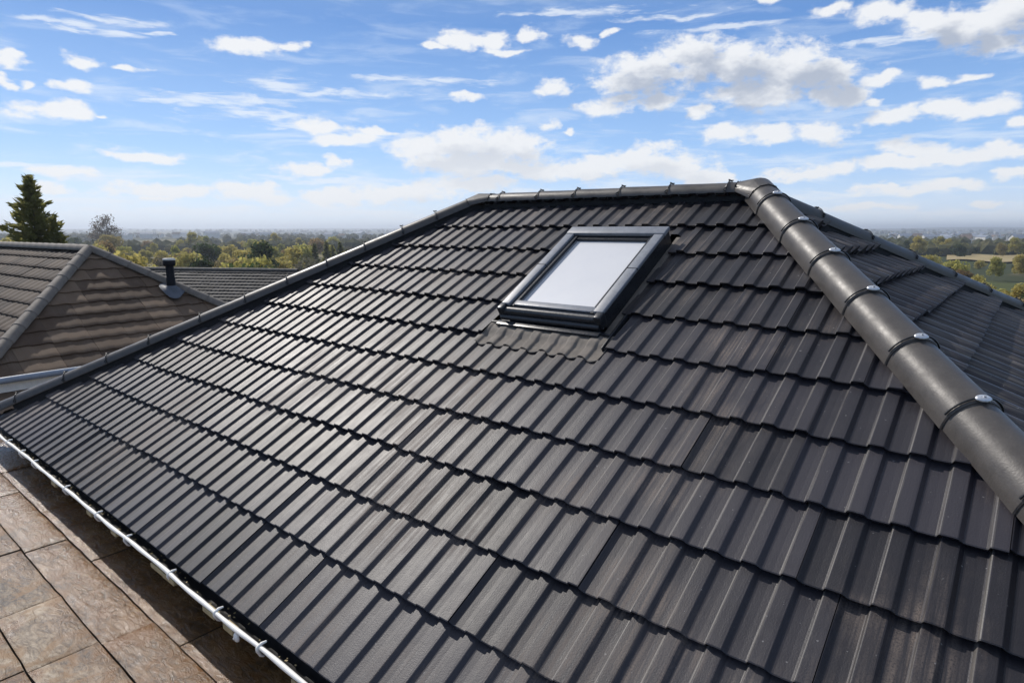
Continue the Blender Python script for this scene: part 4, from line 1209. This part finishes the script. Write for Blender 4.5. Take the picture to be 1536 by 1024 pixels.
# straw-coloured fields on the plain
def field(px0, px1, r0, r1, mat):
    mb = MB(); n, m = 26, 14
    vs = []
    for j in range(m + 1):
        r = r0 + (r1 - r0) * j / m
        for i in range(n + 1):
            a = px2az(px0 + (px1 - px0) * i / n) ; q = r + (r1 - r0) * .12 * math.sin(i * .5)
            x, y = q * math.sin(a), q * math.cos(a); vs.append((x, y, hgt(x, y) + .9))
    mb.add(vs, [(j * (n + 1) + i + 1, j * (n + 1) + i, (j + 1) * (n + 1) + i, (j + 1) * (n + 1) + i + 1) for j in range(m) for i in range(n)], 0, True)
    o = mb.build('field', mat); tag(o, kind='structure')
M['straw'] = simple('straw_field', (.34, .27, .14), .95, .2, .05, 0, 0, .1)
M['pasture'] = simple('pale_pasture', (.20, .20, .085), .95, .2, .05, 0, 0, .1)
field(1425, 1640, 400, 520, M['straw']); field(1400, 1500, 700, 900, M['straw']); field(1500, 1640, 820, 1000, M['pasture']); field(1350, 1640, 1300, 1500, M['straw']); field(560, 700, 480, 600, M['pasture'])
# far houses of the town
def town():
    M['hw'] = simple('far_white_wall', (.62, .60, .56), .9, .1, .3); M['hr'] = simple('far_roof', (.16, .12, .10), .9, .3, .3); M['hg'] = simple('far_grey_roof', (.22, .25, .30), .8, .2, .3)
    meshes = []
    for (L, W, Hh, rf, mt) in ((11, 7, 5, 3, 'hr'), (16, 8, 5.5, 3, 'hg'), (9, 8, 5, 3.5, 'hr'), (22, 10, 7, 2.5, 'hg')):
        vs = [(-L / 2, -W / 2, -2), (L / 2, -W / 2, -2), (L / 2, W / 2, -2), (-L / 2, W / 2, -2), (-L / 2, -W / 2, Hh), (L / 2, -W / 2, Hh), (L / 2, W / 2, Hh), (-L / 2, W / 2, Hh), (-L / 2, 0, Hh + rf), (L / 2, 0, Hh + rf)]
        e = .5
        vs += [(-L / 2 - e, -W / 2 - e, Hh - .3), (L / 2 + e, -W / 2 - e, Hh - .3), (L / 2 + e, W / 2 + e, Hh - .3), (-L / 2 - e, W / 2 + e, Hh - .3), (-L / 2 - e, 0, Hh + rf + .15), (L / 2 + e, 0, Hh + rf + .15)]
        fs = [(0, 1, 5, 4), (1, 2, 6, 9, 5), (2, 3, 7, 6), (3, 0, 4, 8, 7), (10, 11, 15, 14), (12, 13, 14, 15)]
        me = bpy.data.meshes.new('far_house'); me.from_pydata(vs, [], fs); me.materials.append(M['hw']); me.materials.append(M[mt])
        for i, p in enumerate(me.polygons): p.material_index = 1 if i >= 4 else 0
        me.update(); meshes.append(me)
    rnd = random.Random(12)
    for i in range(190):
        if i < 110: px = rnd.uniform(1330, 1570); r = 900 * (4.6 ** rnd.random())
        else: px = rnd.uniform(180, 760); r = 1100 * (4.0 ** rnd.random())
        a = px2az(px); x, y = r * math.sin(a), r * math.cos(a)
        o = bpy.data.objects.new('far_house', rnd.choice(meshes)); _link(o, None, (x, y, hgt(x, y) + 2.0))
        o.rotation_euler = (0, 0, rnd.uniform(0, 6.28)); s = rnd.uniform(.8, 1.3); o.scale = (s, s, s)
        tag(o, 'tiny pale house of the hazy town on the distant plain', 'house', 'far houses of the town')
    for (px, r, k, lb, rot) in ((163, 118, 1, 'blue-grey roofed house half hidden between the conifer and the dark trees', .5), (218, 92, 0, 'small pale house among the bushes just left of the vent pipe', 1.2), (300, 100, 2, 'small white house among the yellow-green bushes above the long grey roof', .2)):
        a = px2az(px); x, y = r * math.sin(a), r * math.cos(a)
        o = bpy.data.objects.new('pale_house', meshes[k]); _link(o, None, (x, y, hgt(x, y) + 1.0)); o.rotation_euler = (0, 0, rot); o.scale = (.75, .75, .75)
        tag(o, lb, 'house')
town()

# ------------------------------------------------------------------ haze
def haze():
    mb = MB(); S = 11600
    mb.box((0, 0, 0), (1, 0, 0), (0, 1, 0), (0, 0, 1), -S, S, -S, S, -26, 66)
    m = bpy.data.materials.new('haze_air'); m.use_nodes = True; nt = m.node_tree; nt.nodes.clear()
    o = nt.nodes.new('ShaderNodeOutputMaterial'); v = nt.nodes.new('ShaderNodeVolumePrincipled')
    v.inputs['Color'].default_value = HAZE_COL; v.inputs['Density'].default_value = HAZE_DENS; v.inputs['Anisotropy'].default_value = 0.35
    nt.links.new(v.outputs[0], o.inputs['Volume'])
    ob = mb.build('haze', m, None, (0, 0, -26)); tag(ob, kind='stuff')
HAZE_COL = (0.86, 0.92, 1.0, 1)
HAZE_DENS = 0.00023
haze()
